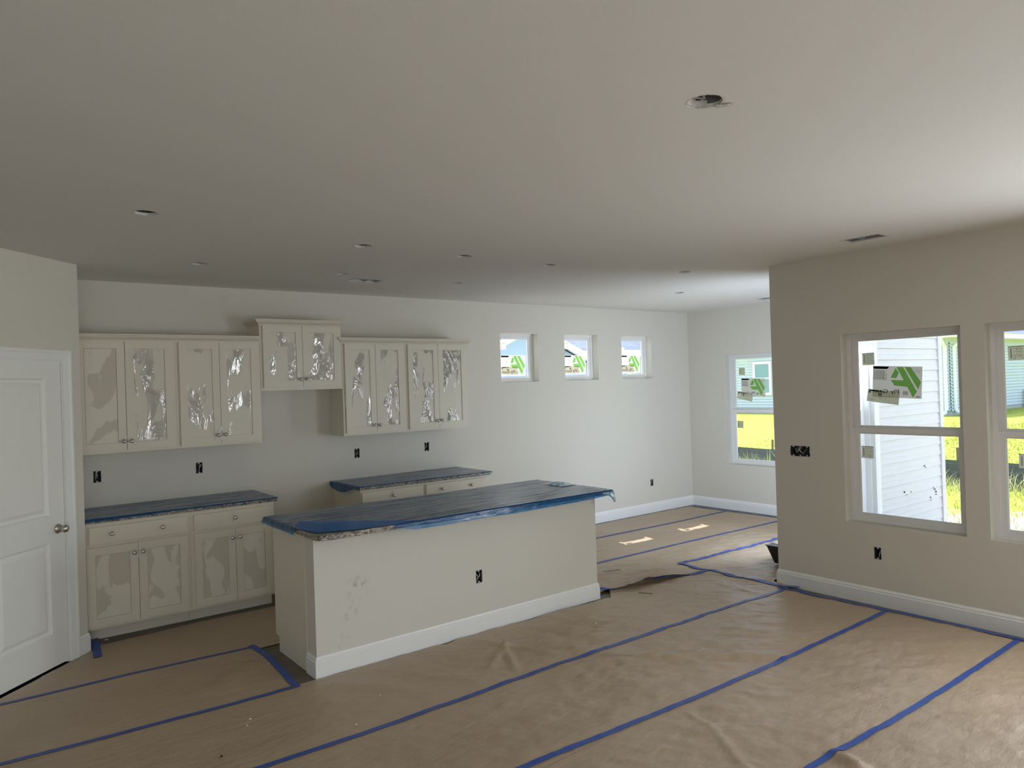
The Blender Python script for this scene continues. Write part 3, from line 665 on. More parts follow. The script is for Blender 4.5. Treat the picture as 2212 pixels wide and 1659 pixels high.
def film(name, x0, x1, y0, y1, z, skirts, label, cut=None, step=.02, amp=.0022, seed=1, sz=(3, 26)):
    """plastic sheet on a slab; skirts: side -> length(t) that hangs over that edge (t runs 0..1 along the edge)"""
    mb = MB(); nx = int((x1-x0)/.04); ny = int((y1-y0)/.009)
    K = 5
    def h(x, y): return amp*(1 + noise.noise(Vector((x*sz[0]+seed*9, y*sz[1], seed))) + .5*noise.noise(Vector((x*sz[0]*3, y*sz[1]*2.2, seed+5))))
    h0 = h
    def h(x, y):          # plus a few sharp pulled creases running lengthwise
        c1 = max(0, .10-abs(noise.noise(Vector((x*.8+seed, y*9, seed+2.5)))))*.026
        c2 = max(0, .07-abs(noise.noise(Vector((x*1.6+seed, y*17, seed+8.5)))))*.016
        return h0(x, y) + c1 + c2
    g = .0025
    def P(i, jj):
        """i in -K..nx+K, jj in -K..ny+K; outside 0..n hangs down"""
        x = x0 - g + (x1-x0+2*g)*min(max(i, 0), nx)/nx; y = y0 - g + (y1-y0+2*g)*min(max(jj, 0), ny)/ny
        tx = min(max(i, 0), nx)/nx; ty = min(max(jj, 0), ny)/ny
        zz = z + .0012 + h(x, y); dz = 0; ox = oy = 0
        if i < 0: q = -i/K; dz = max(dz, q*skirts['l'](ty)); ox = -(.002+.008*q*(1+noise.noise(Vector((y*14, q, 3)))))
        if i > nx: q = (i-nx)/K; dz = max(dz, q*skirts['r'](ty)); ox = .002+.012*q*(1+noise.noise(Vector((y*14, q, 4))))
        if jj < 0: q = -jj/K; dz = max(dz, q*skirts['f'](tx)); oy = -(.002+.006*q*(1+noise.noise(Vector((x*9, q, 5)))))
        if jj > ny: q = (jj-ny)/K; dz = max(dz, q*skirts['b'](tx)); oy = .002+.008*q*(1+noise.noise(Vector((x*9, q, 6))))
        return (x+ox, y+oy, zz-dz)
    i0 = -K if 'l' in skirts else 0; i1 = nx+K if 'r' in skirts else nx; j0 = -K if 'f' in skirts else 0; j1 = ny+K if 'b' in skirts else ny
    W_ = i1-i0+1; vs = [P(i, jj) for jj in range(j0, j1+1) for i in range(i0, i1+1)]; fs = []
    for jj in range(j1-j0):
        for i in range(W_-1):
            q = (jj*W_+i, jj*W_+i+1, (jj+1)*W_+i+1, (jj+1)*W_+i)
            cx = sum(vs[k][0] for k in q)/4; cy = sum(vs[k][1] for k in q)/4
            if cut and cut(cx, cy, i+i0, jj+j0): continue
            if max(vs[k][2] for k in q) - min(vs[k][2] for k in q) < 1e-6 and (i+i0 < 0 or jj+j0 < 0): continue
            fs.append(q)
    mb.add(vs, fs, True); return tag(mb.build(name, m_bluefilm, recalc=False), label, 'protective film', 'blue films on the countertops')
nz_ = lambda t, s: .5+.5*noise.noise(Vector((t*6, s, .3)))
film('protective_film', .7300, 2.1440, 6.0500, YK-.003, CZ1, {'f': lambda t: .006 + .014*max(0, 1-t*1.6) + .004*nz_(t, 2)}, 'blue plastic film stretched over the left kitchen countertop', amp=.0016)
film('protective_film', 2.8950, 4.3690, 6.0500, YK-.003, CZ1, {'f': lambda t: .005 + .003*nz_(t, 7), 'l': lambda t: .030 + .050*math.sin(PI*min(1, (1-t)*1.15+.05))*1.0, 'r': lambda t: .012 + .012*nz_(t, 3)}, 'blue plastic film over the right kitchen countertop behind the island', amp=.0016, seed=3)
def ic(x, y, i, j_):
    return (y < 4.58 and x < 2.25 and (y-4.185) < (4.57-4.185)*(1-(x-1.70)/(2.25-1.70))**1.4)
isl_film = film('protective_film', 1.7258, 4.2297, 4.1945, 5.1558, CZ1,
     {'f': lambda t: (.052 if t > .27 else .012 + .04*max(0, (t-.18)/.09)) - .012*max(0, (t-.75)*4) + .006*nz_(t*2, 2), 'l': lambda t: .040+.004*nz_(t*2, 4), 'r': lambda t: .022+.016*nz_(t*2, 6), 'b': lambda t: .03+.01*nz_(t*2, 8)},
     'large blue plastic film draped over the island countertop', cut=ic, amp=.0022, seed=2, sz=(2.2, 24))
fl = MB()        # folded-back corner and the loose tail at the far end
fl.add([(1.716, 4.575, .9175), (1.835, 4.775, .9195), (2.10, 4.47, .9225), (2.42, 4.20, .9180), (2.25, 4.182, .9165), (1.98, 4.215, .9175), (1.76, 4.30, .9185), (1.90, 4.52, .928)],
       [(0, 7, 1), (1, 7, 2), (2, 7, 5), (2, 5, 4, 3), (5, 7, 6), (6, 7, 0)])
tag(fl.build('folded_corner', m_blueflap, isl_film, recalc=False), 'deep blue doubled film corner')
tl = MB(); N = 8; vs = []
A_ = [(4.10, 4.186, .893), (4.16, 4.184, .880), (4.195, 4.182, .862), (4.215, 4.180, .842), (4.228, 4.180, .822), (4.242, 4.181, .812), (4.262, 4.186, .812), (4.262, 4.19, .83)]
B_ = [(4.12, 4.190, .905), (4.18, 4.188, .903), (4.215, 4.187, .900), (4.232, 4.187, .898), (4.242, 4.188, .895), (4.248, 4.190, .890), (4.250, 4.194, .884), (4.248, 4.198, .878)]
for a, b in zip(A_, B_):
    for k in range(4): t = k/3; vs.append((a[0]+(b[0]-a[0])*t, a[1]+(b[1]-a[1])*t-.006*math.sin(PI*t), a[2]+(b[2]-a[2])*t))
tl.add(vs, [(i*4+k, i*4+k+1, (i+1)*4+k+1, (i+1)*4+k) for i in range(7) for k in range(3)], True)
m_crump = film_material('crumpled_blue_film', (.5, .8, .95), 1.5, .12, (50, 50, 50), 1.0, .01, 2.0, base=((.25, .55, .78), .45))
m_tail = film_material('single_blue_film', (.12, .62, .88), 1.45, .12, (30, 30, 30), .8, .006, .7, base=((.02, .38, .60), .6))
tag(tl.build('loose_tail', m_tail, isl_film, recalc=False), 'bright blue tail of loose film')
cr = MB(); R = random.Random(5); pts = []
for i in range(15):
    t = i/14; ox = 4.236 - .02*math.sin(PI*t)*0 
    for k in range(5):
        q = k/4; pts.append((4.06+.165*q+R.uniform(-.012, .012), 4.62+.24*t+R.uniform(-.008, .008), .9205+.022*math.sin(PI*t)*math.sin(PI*q)**.7*R.uniform(.5, 1.25)))
cr.add(pts, [(i*5+k, i*5+k+1, (i+1)*5+k+1, (i+1)*5+k) for i in range(14) for k in range(4)]); tag(cr.build('crumpled_patch', m_crump, isl_film, recalc=False), 'crumpled shiny patch of film')

# ------------------------------------------------------------------ island
isl = thing('kitchen_island', 'drywall clad kitchen island with white baseboard and blue film top', 'kitchen island', (2.97, 4.7, 0))
IX0, IX1, IY = 1.7605, 4.1913, 4.3599
kw = MB(); TI = lambda u, n, z: (u, IY + n, z)
I_OUT = (3.008, .405)
ow_ = wall('knee_wall', IX0, IX1, 0.0005, .881, [oz(I_OUT)], TI, .1422, m_island); del ow_['kind']; ow_.parent = isl
bb = MB(); bb.sweep([(IX0, 4.502), (IX0, IY), (IX1, IY), (IX1, 4.502)], [(a, max(b, .0005)) for a, b in BASEPROF], ID, side=1)
bb.build('baseboard', m_trim, isl)
cb = MB(); cb.box(IX0+.001, IX1-.02, 4.503, 5.064, .105, .881); cb.box(IX0+.001, IX1-.02, 4.503, 5.003, .0005, .1048); cb.build('cabinet_body', m_cab, isl)
ep = MB(); ep.box(IX0-.004, IX0+.0005, 4.5025, 5.064, .105, .8805); ep.box(IX0-.004, IX0+.0005, 4.5025, 5.003, .0005, .1045); ep.build('end_panel', m_cab, isl)
for k in range(6):
    a = IX0 + .03 + k*.398; dd = MB(); dd.box(a, a+.385, 5.0645, 5.084, .126, .702); dd.build('door', m_cab, isl)
    dd = MB(); dd.box(a, a+.385, 5.0645, 5.084, .727, .850); dd.build('drawer', m_cab, isl)
local(isl)
outlet(TI, I_OUT, 'bare outlet box in the front of the island', seed=17)

# ------------------------------------------------------------------ brown paper and tape
RID = [((2.99, 3.46), (3.50, 3.19), .05, .012), ((3.50, 3.19), (4.12, 2.665), .045, .018), ((3.35, 3.42), (3.75, 2.80), .04, .010),
       ((2.94, 3.99), (2.62, 3.72), .03, .010), ((2.94, 3.99), (2.75, 3.62), .022, .010), ((2.94, 3.99), (3.10, 3.64), .025, .012), ((2.94, 3.99), (3.35, 3.80), .03, .010), ((2.94, 3.99), (2.55, 4.02), .025, .006), ((2.94, 3.99), (3.4, 3.98), .025, .006),
       ((3.07, 2.56), (3.03, 2.36), .02, .005), ((3.03, 2.36), (2.82, 2.0), .025, .006), ((2.82, 2.0), (2.70, 1.85), .03, .004),
       ((4.5, 4.62), (5.3, 4.36), .05, .016), ((4.6, 4.75), (5.5, 4.5), .05, .012), ((4.4, 4.95), (5.2, 4.72), .05, .010), ((5.0, 4.95), (5.6, 4.75), .06, .008), ((4.35, 4.52), (5.1, 4.42), .035, .014),
       ((1.2, 4.62), (1.62, 4.9), .10, .010), ((3.2, 1.66), (3.245, 1.80), .04, .022), ((.3, 5.16), (.5, 5.11), .012, .006)]
def amp_at(x, y):
    a = .25 + .75*max(0, min(1, (x-1.2)/2.0))
    if y > 5.0: a *= .45
    if x > 4.9 and y < 3.2: a *= .6
    a *= 1.9
    d = min(abs(y-k) for k in (1.80, 2.64, 3.50, 4.36, 5.18, 6.0))
    a *= .35 + .65*min(1, d/.13)
    if y < 2.7: a *= .8
    return a
def Hgt(x, y):
    c, s = .72, -.69                      # wrinkles run on a slant across the sheets
    u = x*c + y*s; v = -x*s + y*c
    a = amp_at(x, y)
    z = .0095*max(0, .15+noise.noise(Vector((u*2.3, v*6.5, 1.0)))) + .0052*max(-.3, noise.noise(Vector((u*7, v*17, 7.0)))) + .0026*noise.noise(Vector((u*16, v*30, 3.0)))
    z = a*(z + .002)
    for (p, q, w_, h_) in RID:
        dx, dy = q[0]-p[0], q[1]-p[1]; L2 = dx*dx+dy*dy; t = ((x-p[0])*dx+(y-p[1])*dy)/L2
        if -.3 < t < 1.3:
            tc = min(max(t, 0), 1); d2 = (x-p[0]-dx*tc)**2 + (y-p[1]-dy*tc)**2
            if d2 < 9*w_*w_: z += 1.5*h_*math.exp(-d2/(w_*w_))*(.55+.45*math.sin(PI*tc))
    return max(z, 0) + .0015
def sheet(x0, x1, y0, y1, layer, label, lift=None, clip=None, step=.018):
    nx = max(2, int((x1-x0)/step)); ny = max(2, int((y1-y0)/step)); vs = []; mb = MB()
    for jj in range(ny+1):
        for i in range(nx+1):
            x = x0+(x1-x0)*i/nx; y = y0+(y1-y0)*jj/ny
            ex = x; ey = y
            if clip: ex, ey = clip(x, y)
            z = Hgt(ex, ey) + .0009*layer
            if lift: z += lift(ex, ey)
            vs.append((ex, ey, z))
    mb.add(vs, [(jj*(nx+1)+i, jj*(nx+1)+i+1, (jj+1)*(nx+1)+i+1, (jj+1)*(nx+1)+i) for jj in range(ny) for i in range(nx)], True)
    return tag(mb.build('paper_sheet', m_paper, recalc=False), label, 'floor paper', 'brown paper sheets on the floor')
def wob(a, f_, s_=0): return a*noise.noise(Vector((f_*1.7, s_, 0)))
sheet(-2.9, 5.50, -2.9, .02, 0, 'brown paper sheet on the floor nearest the camera', step=.15)
sheet(.2, 5.50, .0, .93, 1, 'brown paper sheet in front of the first taped seam', step=.05)
sheet(.3, 5.505, .91, 1.80, 2, 'brown paper sheet between the bottom right corner seam and the next seam')
sheet(.3, 5.500, 1.78, 2.645, 3, 'brown paper sheet in front of the middle seam meeting the window wall')
sheet(.3, 5.495, 2.625, 3.515, 4, 'brown paper sheet between the two long seams in front of the island')
def clip_isl(x, y):
    lim = 4.338 + wob(.006, x, 3)
    if x > 4.25: return x, min(y, 4.285 + min(.19, max(0, x-4.27)*1.1) + wob(.006, x, 3))
    if 2.60 < x < 2.80: lim -= .035*math.sin(PI*(x-2.60)/.2)
    if x > 3.3: lim -= .014 + .02*max(0, min(1, (x-3.3)/.9))
    if x > 4.25: lim -= .02
    return x, min(y, lim) if x > 1.58 else y
sheet(-.3, 5.560, 3.485, 4.490, 5, 'brown paper sheet running along the front of the island', clip=clip_isl)
def clip_k1(x, y):
    lim = 1.604 + (.03 if y < 4.65 else .03 - .0*(y-4.65)); 
    if y < 4.62: lim = 1.600 + (y-4.30)*.08
    else: lim = 1.628
    return min(x, lim), y
sheet(-.6, 1.66, 4.345, 5.235, 6, 'brown paper sheet with a taped angled end left of the island', clip=clip_k1)
def clip_k2(x, y):
    lim = 6.02 + .05*max(0, min(1, (x-.9)/.6)) + wob(.01, x, 9)
    if x < .80: lim = min(5.80 + (x-.30)*.35, x + 5.185)
    if x > 1.60 and y < 5.2: y = max(y, 5.145)
    return x, min(y, lim)
sheet(-.30, 4.70, 5.10, 6.10, 4, 'brown paper sheet between the island and the base cabinets', clip=clip_k2)
sheet(4.2, 8.235, 5.97, 6.605, 3, 'brown paper sheet along the wall under the small square windows')
sheet(4.2, 8.225, 5.165, 6.005, 4, 'brown paper sheet in the nook crossed by the sunlit patches')
def lift_g(x, y):
    e = 4.345+.02*(x-4.4); t = max(0, 1-(y-e)/.12)
    return .040*t*t*max(0, min(1, (5.25-x)/.5))*max(0, min(1, (x-4.25)/.1)) + .009*max(0, 1-(y-e)/.5)*max(0, min(1, (5.45-x)/.4))
def clip_g(x, y):
    lo = 4.365 + .11*math.sin(min(1, max(0, (4.75-x)/.5))*PI/2)*.9 if x < 4.75 else 4.345 - .10*max(0, (x-5.0))
    return x, max(y, lo - .02)
sheet(4.2, 8.205, 4.29, 5.185, 5, 'wrinkled brown paper sheet with a curled loose edge beyond the island', lift=lift_g, clip=clip_g)
sheet(5.505, 8.2, 3.61, 4.595, 7, 'brown paper sheet entering the nook round the wall corner', clip=lambda x, y: (x, max(y, 3.63)))
sheet(5.2, 5.60, 3.44, 3.70, 6, 'small brown paper offcut under the tape at the wall corner', clip=lambda x, y: (min(x, 5.592), y))

def tape(pts, wd, label, layer=8, lift=None, wobble=.0015, grp='blue tape strips on the floor paper'):
    P = [Vector((*p, 0)) for p in pts]; out_ = []
    for i in range(len(P)-1):
        n = max(2, int((P[i+1]-P[i]).length/.02)); out_ += [P[i].lerp(P[i+1], k/n) for k in range(n)]
    out_.append(P[-1]); vs = []; mb = MB(); m = len(out_); KW = 5
    for i, p in enumerate(out_):
        dr = (out_[min(i+2, m-1)] - out_[max(i-2, 0)]).normalized(); nn = Vector((-dr.y, dr.x, 0))
        p = p + nn*noise.noise(Vector((p.x*1.3, p.y*1.3, 4)))*wobble*4
        for k in range(KW):
            q = p + nn*(k/(KW-1)-.5)*wd; z = Hgt(q.x, q.y) + .0009*layer + .0006
            if lift: z += lift(q.x, q.y)
            vs.append((q.x, q.y, z))
    mb.add(vs, [(i*KW+k, i*KW+k+1, (i+1)*KW+k+1, (i+1)*KW+k) for i in range(m-1) for k in range(KW-1)], True)
    o = mb.build('masking_tape', m_tape, recalc=False)
    return tag(o, label, 'tape', grp)
tw = .036
tape([(-.6, 5.275), (.182, 5.264), (.839, 5.250), (1.624, 5.200)], tw*.85, 'thin blue tape seam from the pantry door to the island end')
tape([(1.633, 5.235), (1.648, 5.069), (1.632, 4.623), (1.604, 4.295)], .046, 'bent blue tape across the floor beside the island end', 10)
tape([(-.6, 4.445), (.145, 4.400), (.466, 4.373), (.869, 4.352), (1.229, 4.327), (1.60, 4.312)], tw*.95, 'long blue tape seam ending at the near island corner', 9)
tape([(.3, 3.53), (1.137, 3.508), (1.634, 3.492), (2.271, 3.496), (2.989, 3.512), (3.832, 3.496), (4.627, 3.492), (5.47, 3.442)], tw, 'long blue tape seam nearest the front of the island')
tape([(.3, 2.75), (2.077, 2.686), (2.551, 2.662), (3.24, 2.628), (4.136, 2.608), (4.716, 2.616), (5.507, 2.630)], tw, 'middle long blue tape seam reaching the window wall')
tape([(.5, 1.84), (3.06, 1.822), (3.558, 1.800), (4.13, 1.781), (4.96, 1.779), (5.535, 1.782)], tw, 'blue tape seam crossing the bottom right corner')
tape([(.5, .93), (5.53, .92)], tw, 'blue tape seam below the window wall near the camera')
tape([(5.455, 3.505), (5.475, 3.300), (5.497, 3.0), (5.508, 2.68), (5.515, 2.38), (5.517, 2.058), (5.530, 1.758), (5.53, 1.1)], .034, 'blue tape edging the paper along the window wall', 11)
tape([(4.2, 6.05), (5.822, 6.035), (6.8, 5.999), (8.156, 6.000)], tw, 'farthest long blue tape seam in the nook')
tape([(8.205, 6.60), (8.205, 6.0), (8.225, 5.3), (8.225, 3.8)], tw, 'blue tape edging the paper along the far wall', 11)
tape([(4.2, 5.215), (5.033, 5.197), (6.324, 5.175), (7.967, 5.120), (8.19, 5.12)], tw, 'long blue tape seam just beyond the sunlit patches', 9)
tape([(5.53, 4.600), (6.16, 4.576), (7.087, 4.550), (8.19, 4.53)], .050, 'bright blue tape seam leading into the nook from the angled joint', 11)
tape([(5.520, 4.612), (5.510, 4.252), (5.512, 3.809), (5.515, 3.50), (5.585, 3.385)], .048, 'bright blue tape running to the wall corner', 13)
tape([(.795, 6.215), (.782, 5.994), (.758, 5.745)], .052, 'short blue tape piece on the floor at the pantry corner', 9)
tape([(4.33, 4.482), (4.46, 4.395), (4.60, 4.362), (4.79, 4.338), (5.19, 4.306), (5.53, 4.222)], .038, 'curling blue tape on the loose paper edge beyond the island', 10, lift=lambda x, y: lift_g(x, max(y, 4.35))*.85)

# ------------------------------------------------------------------ things lying on the floor
def onpaper(x, y, l=9): return Hgt(x, y) + .0009*l
def strip(a, b, wd, label):
    mb = MB(); A = Vector((*a, 0)); B = Vector((*b, 0)); n = 10; nn = (B-A).normalized(); nn = Vector((-nn.y, nn.x, 0)); vs = []
    zb = max(onpaper(*A.lerp(B, i/n).to_2d()) for i in range(n+1)) + .001
    for i in range(n+1):
        p = A.lerp(B, i/n)
        for k, zz in ((-.5, 0), (.5, 0), (.5, .003), (-.5, .003)): q = p + nn*k*wd; vs.append((q.x, q.y, zb+zz))
    fs = [(i*4+k, i*4+(k+1) % 4, (i+1)*4+(k+1) % 4, (i+1)*4+k) for i in range(n) for k in range(4)] + [(0, 1, 2, 3), (n*4+3, n*4+2, n*4+1, n*4)]
    mb.add(vs, fs); return tag(mb.build('plastic_strip', m_blackstrip), label, 'debris', 'thin dark strips on the paper')
strip((4.734, 4.857), (4.905, 4.780), .008, 'thin dark strip on the wrinkled paper beyond the island')
strip((4.505, 4.195), (4.560, 4.092), .010, 'thin dark strip in front of the curled paper edge')
def chip(x, y, s_, m, label, seed, grp='bits of debris on the floor paper'):
    R = random.Random(seed); mb = MB(); z = onpaper(x, y)+.001; n = 7; vs = []
    for zz, sc_ in ((0, 1), (.5, .7)):
        for i in range(n): a = 2*PI*i/n; r = s_*sc_*R.uniform(.5, 1.2); vs.append((x+math.cos(a)*r, y+math.sin(a)*r*.6, z+zz*s_*R.uniform(.5, .9)))
    mb.add(vs, [(i, (i+1) % n, n+(i+1) % n, n+i) for i in range(n)] + [tuple(range(n))[::-1], tuple(range(n, 2*n))]); return tag(mb.build('debris_chip', m, recalc=True), label, 'debris', grp)
chip(1.006, 3.738, .011, m_blackstrip, 'small dark chip on the paper near the bottom left', 1)
CH = [(3.72, 3.90, .010, 'white plaster chip on the paper right of the island corner'), (3.98, 3.79, .006, 'tiny white speck below the right end of the island'), (1.60, 4.77, .007, 'white speck on the bare planks by the island end'),
      (1.93, 3.85, .006, 'white speck on the paper in front of the island corner'), (1.66, 3.60, .009, 'white chip beside the seam nearest the island front'), (1.25, 4.05, .010, 'white sliver on the paper below the bent tape'), (1.21, 3.98, .008, 'pale chip below the bent tape, nearer the camera'), (.86, 6.10, .014, 'white scrap on the bare planks by the pantry corner')]
for k, (x, y, s_, lb) in enumerate(CH): chip(x, y, s_, m_debris, lb, k+3)
# dark tub that peeps out behind the wall end
tb = thing('tub', 'black plastic tub standing on the paper behind the wall corner', 'tub', (6.29, 3.88, 0))
t_ = MB(); z0 = onpaper(6.29, 3.88, 8)+.010; n = 4
def rect(cx, cy, a, b, z): return [(cx-a, cy-b, z), (cx+a, cy-b, z), (cx+a, cy+b, z), (cx-a, cy+b, z)]
L = [rect(6.29, 3.88, .155, .085, z0), rect(6.29, 3.88, .215, .125, z0+.165), rect(6.29, 3.88, .225, .135, z0+.168), rect(6.29, 3.88, .225, .135, z0+.175), rect(6.29, 3.88, .208, .118, z0+.172), rect(6.29, 3.88, .150, .080, z0+.006)]
t_.add([p for r in L for p in r], [(k*4+q, k*4+(q+1) % 4, (k+1)*4+(q+1) % 4, (k+1)*4+q) for k in range(5) for q in range(4)] + [(3, 2, 1, 0), (20, 21, 22, 23)]); t_.build('shell', m_blackstrip, tb)
p_ = MB(); p_.add([(6.11, 3.80, z0+.172), (6.43, 3.79, z0+.180), (6.47, 3.97, z0+.185), (6.14, 3.98, z0+.190), (6.29, 3.88, z0+.198)], [(0, 1, 4), (1, 2, 4), (2, 3, 4), (3, 0, 4)]); p_.build('paper_scrap', m_tubin, tb, recalc=False)
local(tb)

# ------------------------------------------------------------------ window stickers
m_stk = bpy.data.materials.new('sticker_paper'); m_stk.use_nodes = True
def stick_mat(name, col):
    m = bpy.data.materials.new(name); m.use_nodes = True; t = m.node_tree; t.nodes.clear(); o = t.nodes.new('ShaderNodeOutputMaterial'); mx = t.nodes.new('ShaderNodeMixShader'); mx.inputs[0].default_value = .75
    a = t.nodes.new('ShaderNodeBsdfDiffuse'); b = t.nodes.new('ShaderNodeBsdfTranslucent'); a.inputs[0].default_value = (*col, 1); b.inputs[0].default_value = (*col, 1)
    t.links.new(a.outputs[0], mx.inputs[1]); t.links.new(b.outputs[0], mx.inputs[2]); t.links.new(mx.outputs[0], o.inputs[0]); return m
m_sw = stick_mat('sticker_white', (.86, .84, .82)); m_sc = stick_mat('sticker_cream', (.80, .79, .70)); m_sg = stick_mat('sticker_green', (.50, .80, .36)); m_sk = stick_mat('sticker_black', (.02, .02, .022)); m_sl = stick_mat('sticker_line', (.42, .41, .40))
def flat(T, polys, n, m, name, root):
    mb = MB(); th = .0004
    for P in polys:
        k = len(P); mb.add([T(u, n, z) for u, z in P] + [T(u, n+th, z) for u, z in P], [tuple(range(k)), tuple(range(k, 2*k))[::-1]] + [(i, (i+1) % k, k+(i+1) % k, k+i) for i in range(k)])
    return mb.build(name, m, root, recalc=False)
def rq(a0, b0, a1, b1): return [(a0, b0), (a1, b0), (a1, b1), (a0, b1)]
def sticker_set(T, sgn, u0, zt, n, where, dx2=0, tilt=.0, tilt2=-.05, off2=(-.045, -.178), W_=.367, H_=.242, textcut=True):
    """u0, zt: upper corner at the viewer's left; sgn: +1 when u grows to the viewer's right"""
    def mk(uo, zo, wd, ht, tl_):
        c, s = math.cos(tl_), math.sin(tl_)
        def f_(P): return [(uo + sgn*((a*wd)*c + (b*ht)*s), zo - b*ht*c + a*wd*s) for a, b in P]
        return f_
    g = mk(u0, zt, W_, H_, tilt)
    root = thing('window_label', 'large white green logo label on ' + where, 'window label', group='large labels on the windows')
    flat(T, [g(rq(0, 0, 1, 1))], n, m_sw, 'label_paper', root)
    A = lambda x, y: ((x-415+(y-232)*.045)/1185, (y-232-(x-415)*.033)/735)
    lg = [[(965, 300), (1050, 395), (985, 530), (845, 515)], [(845, 565), (1160, 580), (1235, 730), (935, 700)], [(1000, 275), (1145, 265), (1460, 835), (1367, 980)], [(1185, 270), (1335, 285), (1560, 625), (1490, 790)]]
    flat(T, [g([A(*p) for p in P]) for P in lg], n-.0010, m_sg, 'green_logo', root)
    flat(T, [g([A(*p) for p in [(425, 238), (820, 255), (765, 310), (425, 297)]])], n-.0010, m_sk, 'black_band', root)
    ln = [rq(.015, .14+.030*k, .27 if k % 3 else .24, .152+.030*k) for k in range(10)] + [rq(.225, .22, .232, .44), rq(.285, .22, .292, .44), rq(.225, .43, .292, .44), rq(.84, .12, .97, .13), rq(.84, .17, .97, .18), rq(.88, .93, .97, .955)]
    ln += [rq(.63+.012*k, .78, .636+.012*k, .90) for k in range(9)]
    flat(T, [g(P) for P in ln], n-.0010, m_sl, 'fine_print', root)['kind'] = 'stuff'
    # mirrored lettering, the label reads from outside
    cu = bpy.data.curves.new('lettering', 'FONT'); cu.body = 'Ply Gem'; cu.size = 1.0; cu.resolution_u = 3
    to = bpy.data.objects.new('lettering', cu); C.objects.link(to); bpy.context.view_layer.update()
    tm = bpy.data.meshes.new_from_object(to.evaluated_get(bpy.context.evaluated_depsgraph_get())); bpy.data.objects.remove(to)
    xs = [v.co.x for v in tm.vertices]; ys = [v.co.y for v in tm.vertices]; xa, xb = min(xs), max(xs)
    for v in tm.vertices:
        a = .555 - (v.co.x-xa)/(xb-xa)*.525; b = .865 - v.co.y*.185
        q = g([(a, b)])[0]; v.co = Vector(T(q[0], n-.0045, q[1]))
    tm.materials.append(m_sk); lo = bpy.data.objects.new('lettering', tm); C.objects.link(lo); lo.parent = root
    r2 = thing('window_label', 'cream ratings label below the logo on ' + where, 'window label', group='small cream labels over the large ones')
    g2 = mk(u0+sgn*off2[0], zt+off2[1], .245, .098, tilt2)
    flat(T, [g2(rq(0, 0, 1, 1))], n-.0022, m_sc, 'label_paper', r2)
    flat(T, [g2(rq(.04, .05, .32, .15)), g2(rq(.04, .18, .09, .30)), g2(rq(.35, .06, .36, .36)), g2(rq(.44, .06, .45, .36)), g2(rq(.35, .3, .45, .38)), g2(rq(.345, .45, .45, .48)), g2([(.34, .14), (.40, .0), (.46, .14), (.40, .10)])], n-.0030, m_sk, 'black_print', r2)
    flat(T, [g2(rq(.35, .50, .99, .515)), g2(rq(.70, .38, .99, .39)), g2(rq(.70, .62, .99, .63)), g2(rq(.70, .74, .99, .75)), g2(rq(.35, .88, .99, .895)), g2(rq(.10, .78, .24, .81)), g2(rq(.40, .60, .50, .63)), g2(rq(.56, .60, .64, .63)), g2(rq(.40, .72, .66, .74)), g2(rq(.695, .3, .70, .95))], n-.0030, m_sl, 'fine_print', r2)
def small_label(T, sgn, u0, zt, n, where, wd=.096, ht=.096, tilt=-.02):
    c, s = math.cos(tilt), math.sin(tilt)
    g = lambda P: [(u0 + sgn*(a*wd*c + b*ht*s), zt - b*ht*c + a*wd*s) for a, b in P]
    r = thing('window_tag', 'square cream tag on ' + where, 'window label', group='small square tags on the windows')
    flat(T, [g(rq(0, 0, 1, 1))], n, m_sc, 'label_paper', r)
    P = [rq(0, 0, 1, .04)] + [rq(.14, .16+.035*k, .24, .16+.035*k+(.012 if k % 2 else .022)) for k in range(20)]
    flat(T, [g(q) for q in P], n-.001, m_sk, 'barcode', r)
    R = random.Random(int(abs(u0*100)+zt*10)); P = []
    for k in range(7):
        a = .34+.085*k; y_ = .12
        while y_ < .9: h_ = R.uniform(.05, .16); P.append(rq(a, y_, a+.03, min(.93, y_+h_))); y_ += h_+R.uniform(.04, .2)
    flat(T, [g(q) for q in P], n-.001, m_sl, 'fine_print', r)
NU, NL = .1358, .1135      # just inside the glass of the upper and of the lower sash
sticker_set(TR, -1, 2.787, 1.849, NU, 'the tall window with white siding behind it', tilt=-.055, tilt2=-.135)
small_label(TR, -1, 2.872, 1.953, NU, 'the upper pane of the tall siding window', tilt=.01)
small_label(TR, -1, 2.889, 1.217, NL, 'the lower pane of the tall siding window')
small_label(TR, -1, 1.864, 1.944, NU, 'the upper pane of the window at the right edge', tilt=.02)
small_label(TR, -1, 1.812, 1.212, NL, 'the lower pane of the window at the right edge')
sticker_set(TF, -1, 5.915, 1.781, NU, 'the far nook window', tilt=-.02, tilt2=-.20, off2=(-.062, -.172))
small_label(TF, -1, 5.950, 1.925, NU, 'the upper pane of the far nook window')
small_label(TF, -1, 5.985, 1.205, NL, 'the lower pane of the far nook window')
nm = ['nearest the wall cabinets', 'in the middle of the row', 'nearest the nook corner']
for k, (a, b) in enumerate(K_WIN):
    sticker_set(TK, 1, b-.103-.367, 2.143, .1225, 'the small window ' + nm[k], tilt2=.0, off2=(.0, -.132))
    small_label(TK, 1, (5.101, 6.088, 7.100)[k], (2.289, 2.300, 2.262)[k], .1225, 'the small square window ' + nm[k], wd=.086, ht=.075)

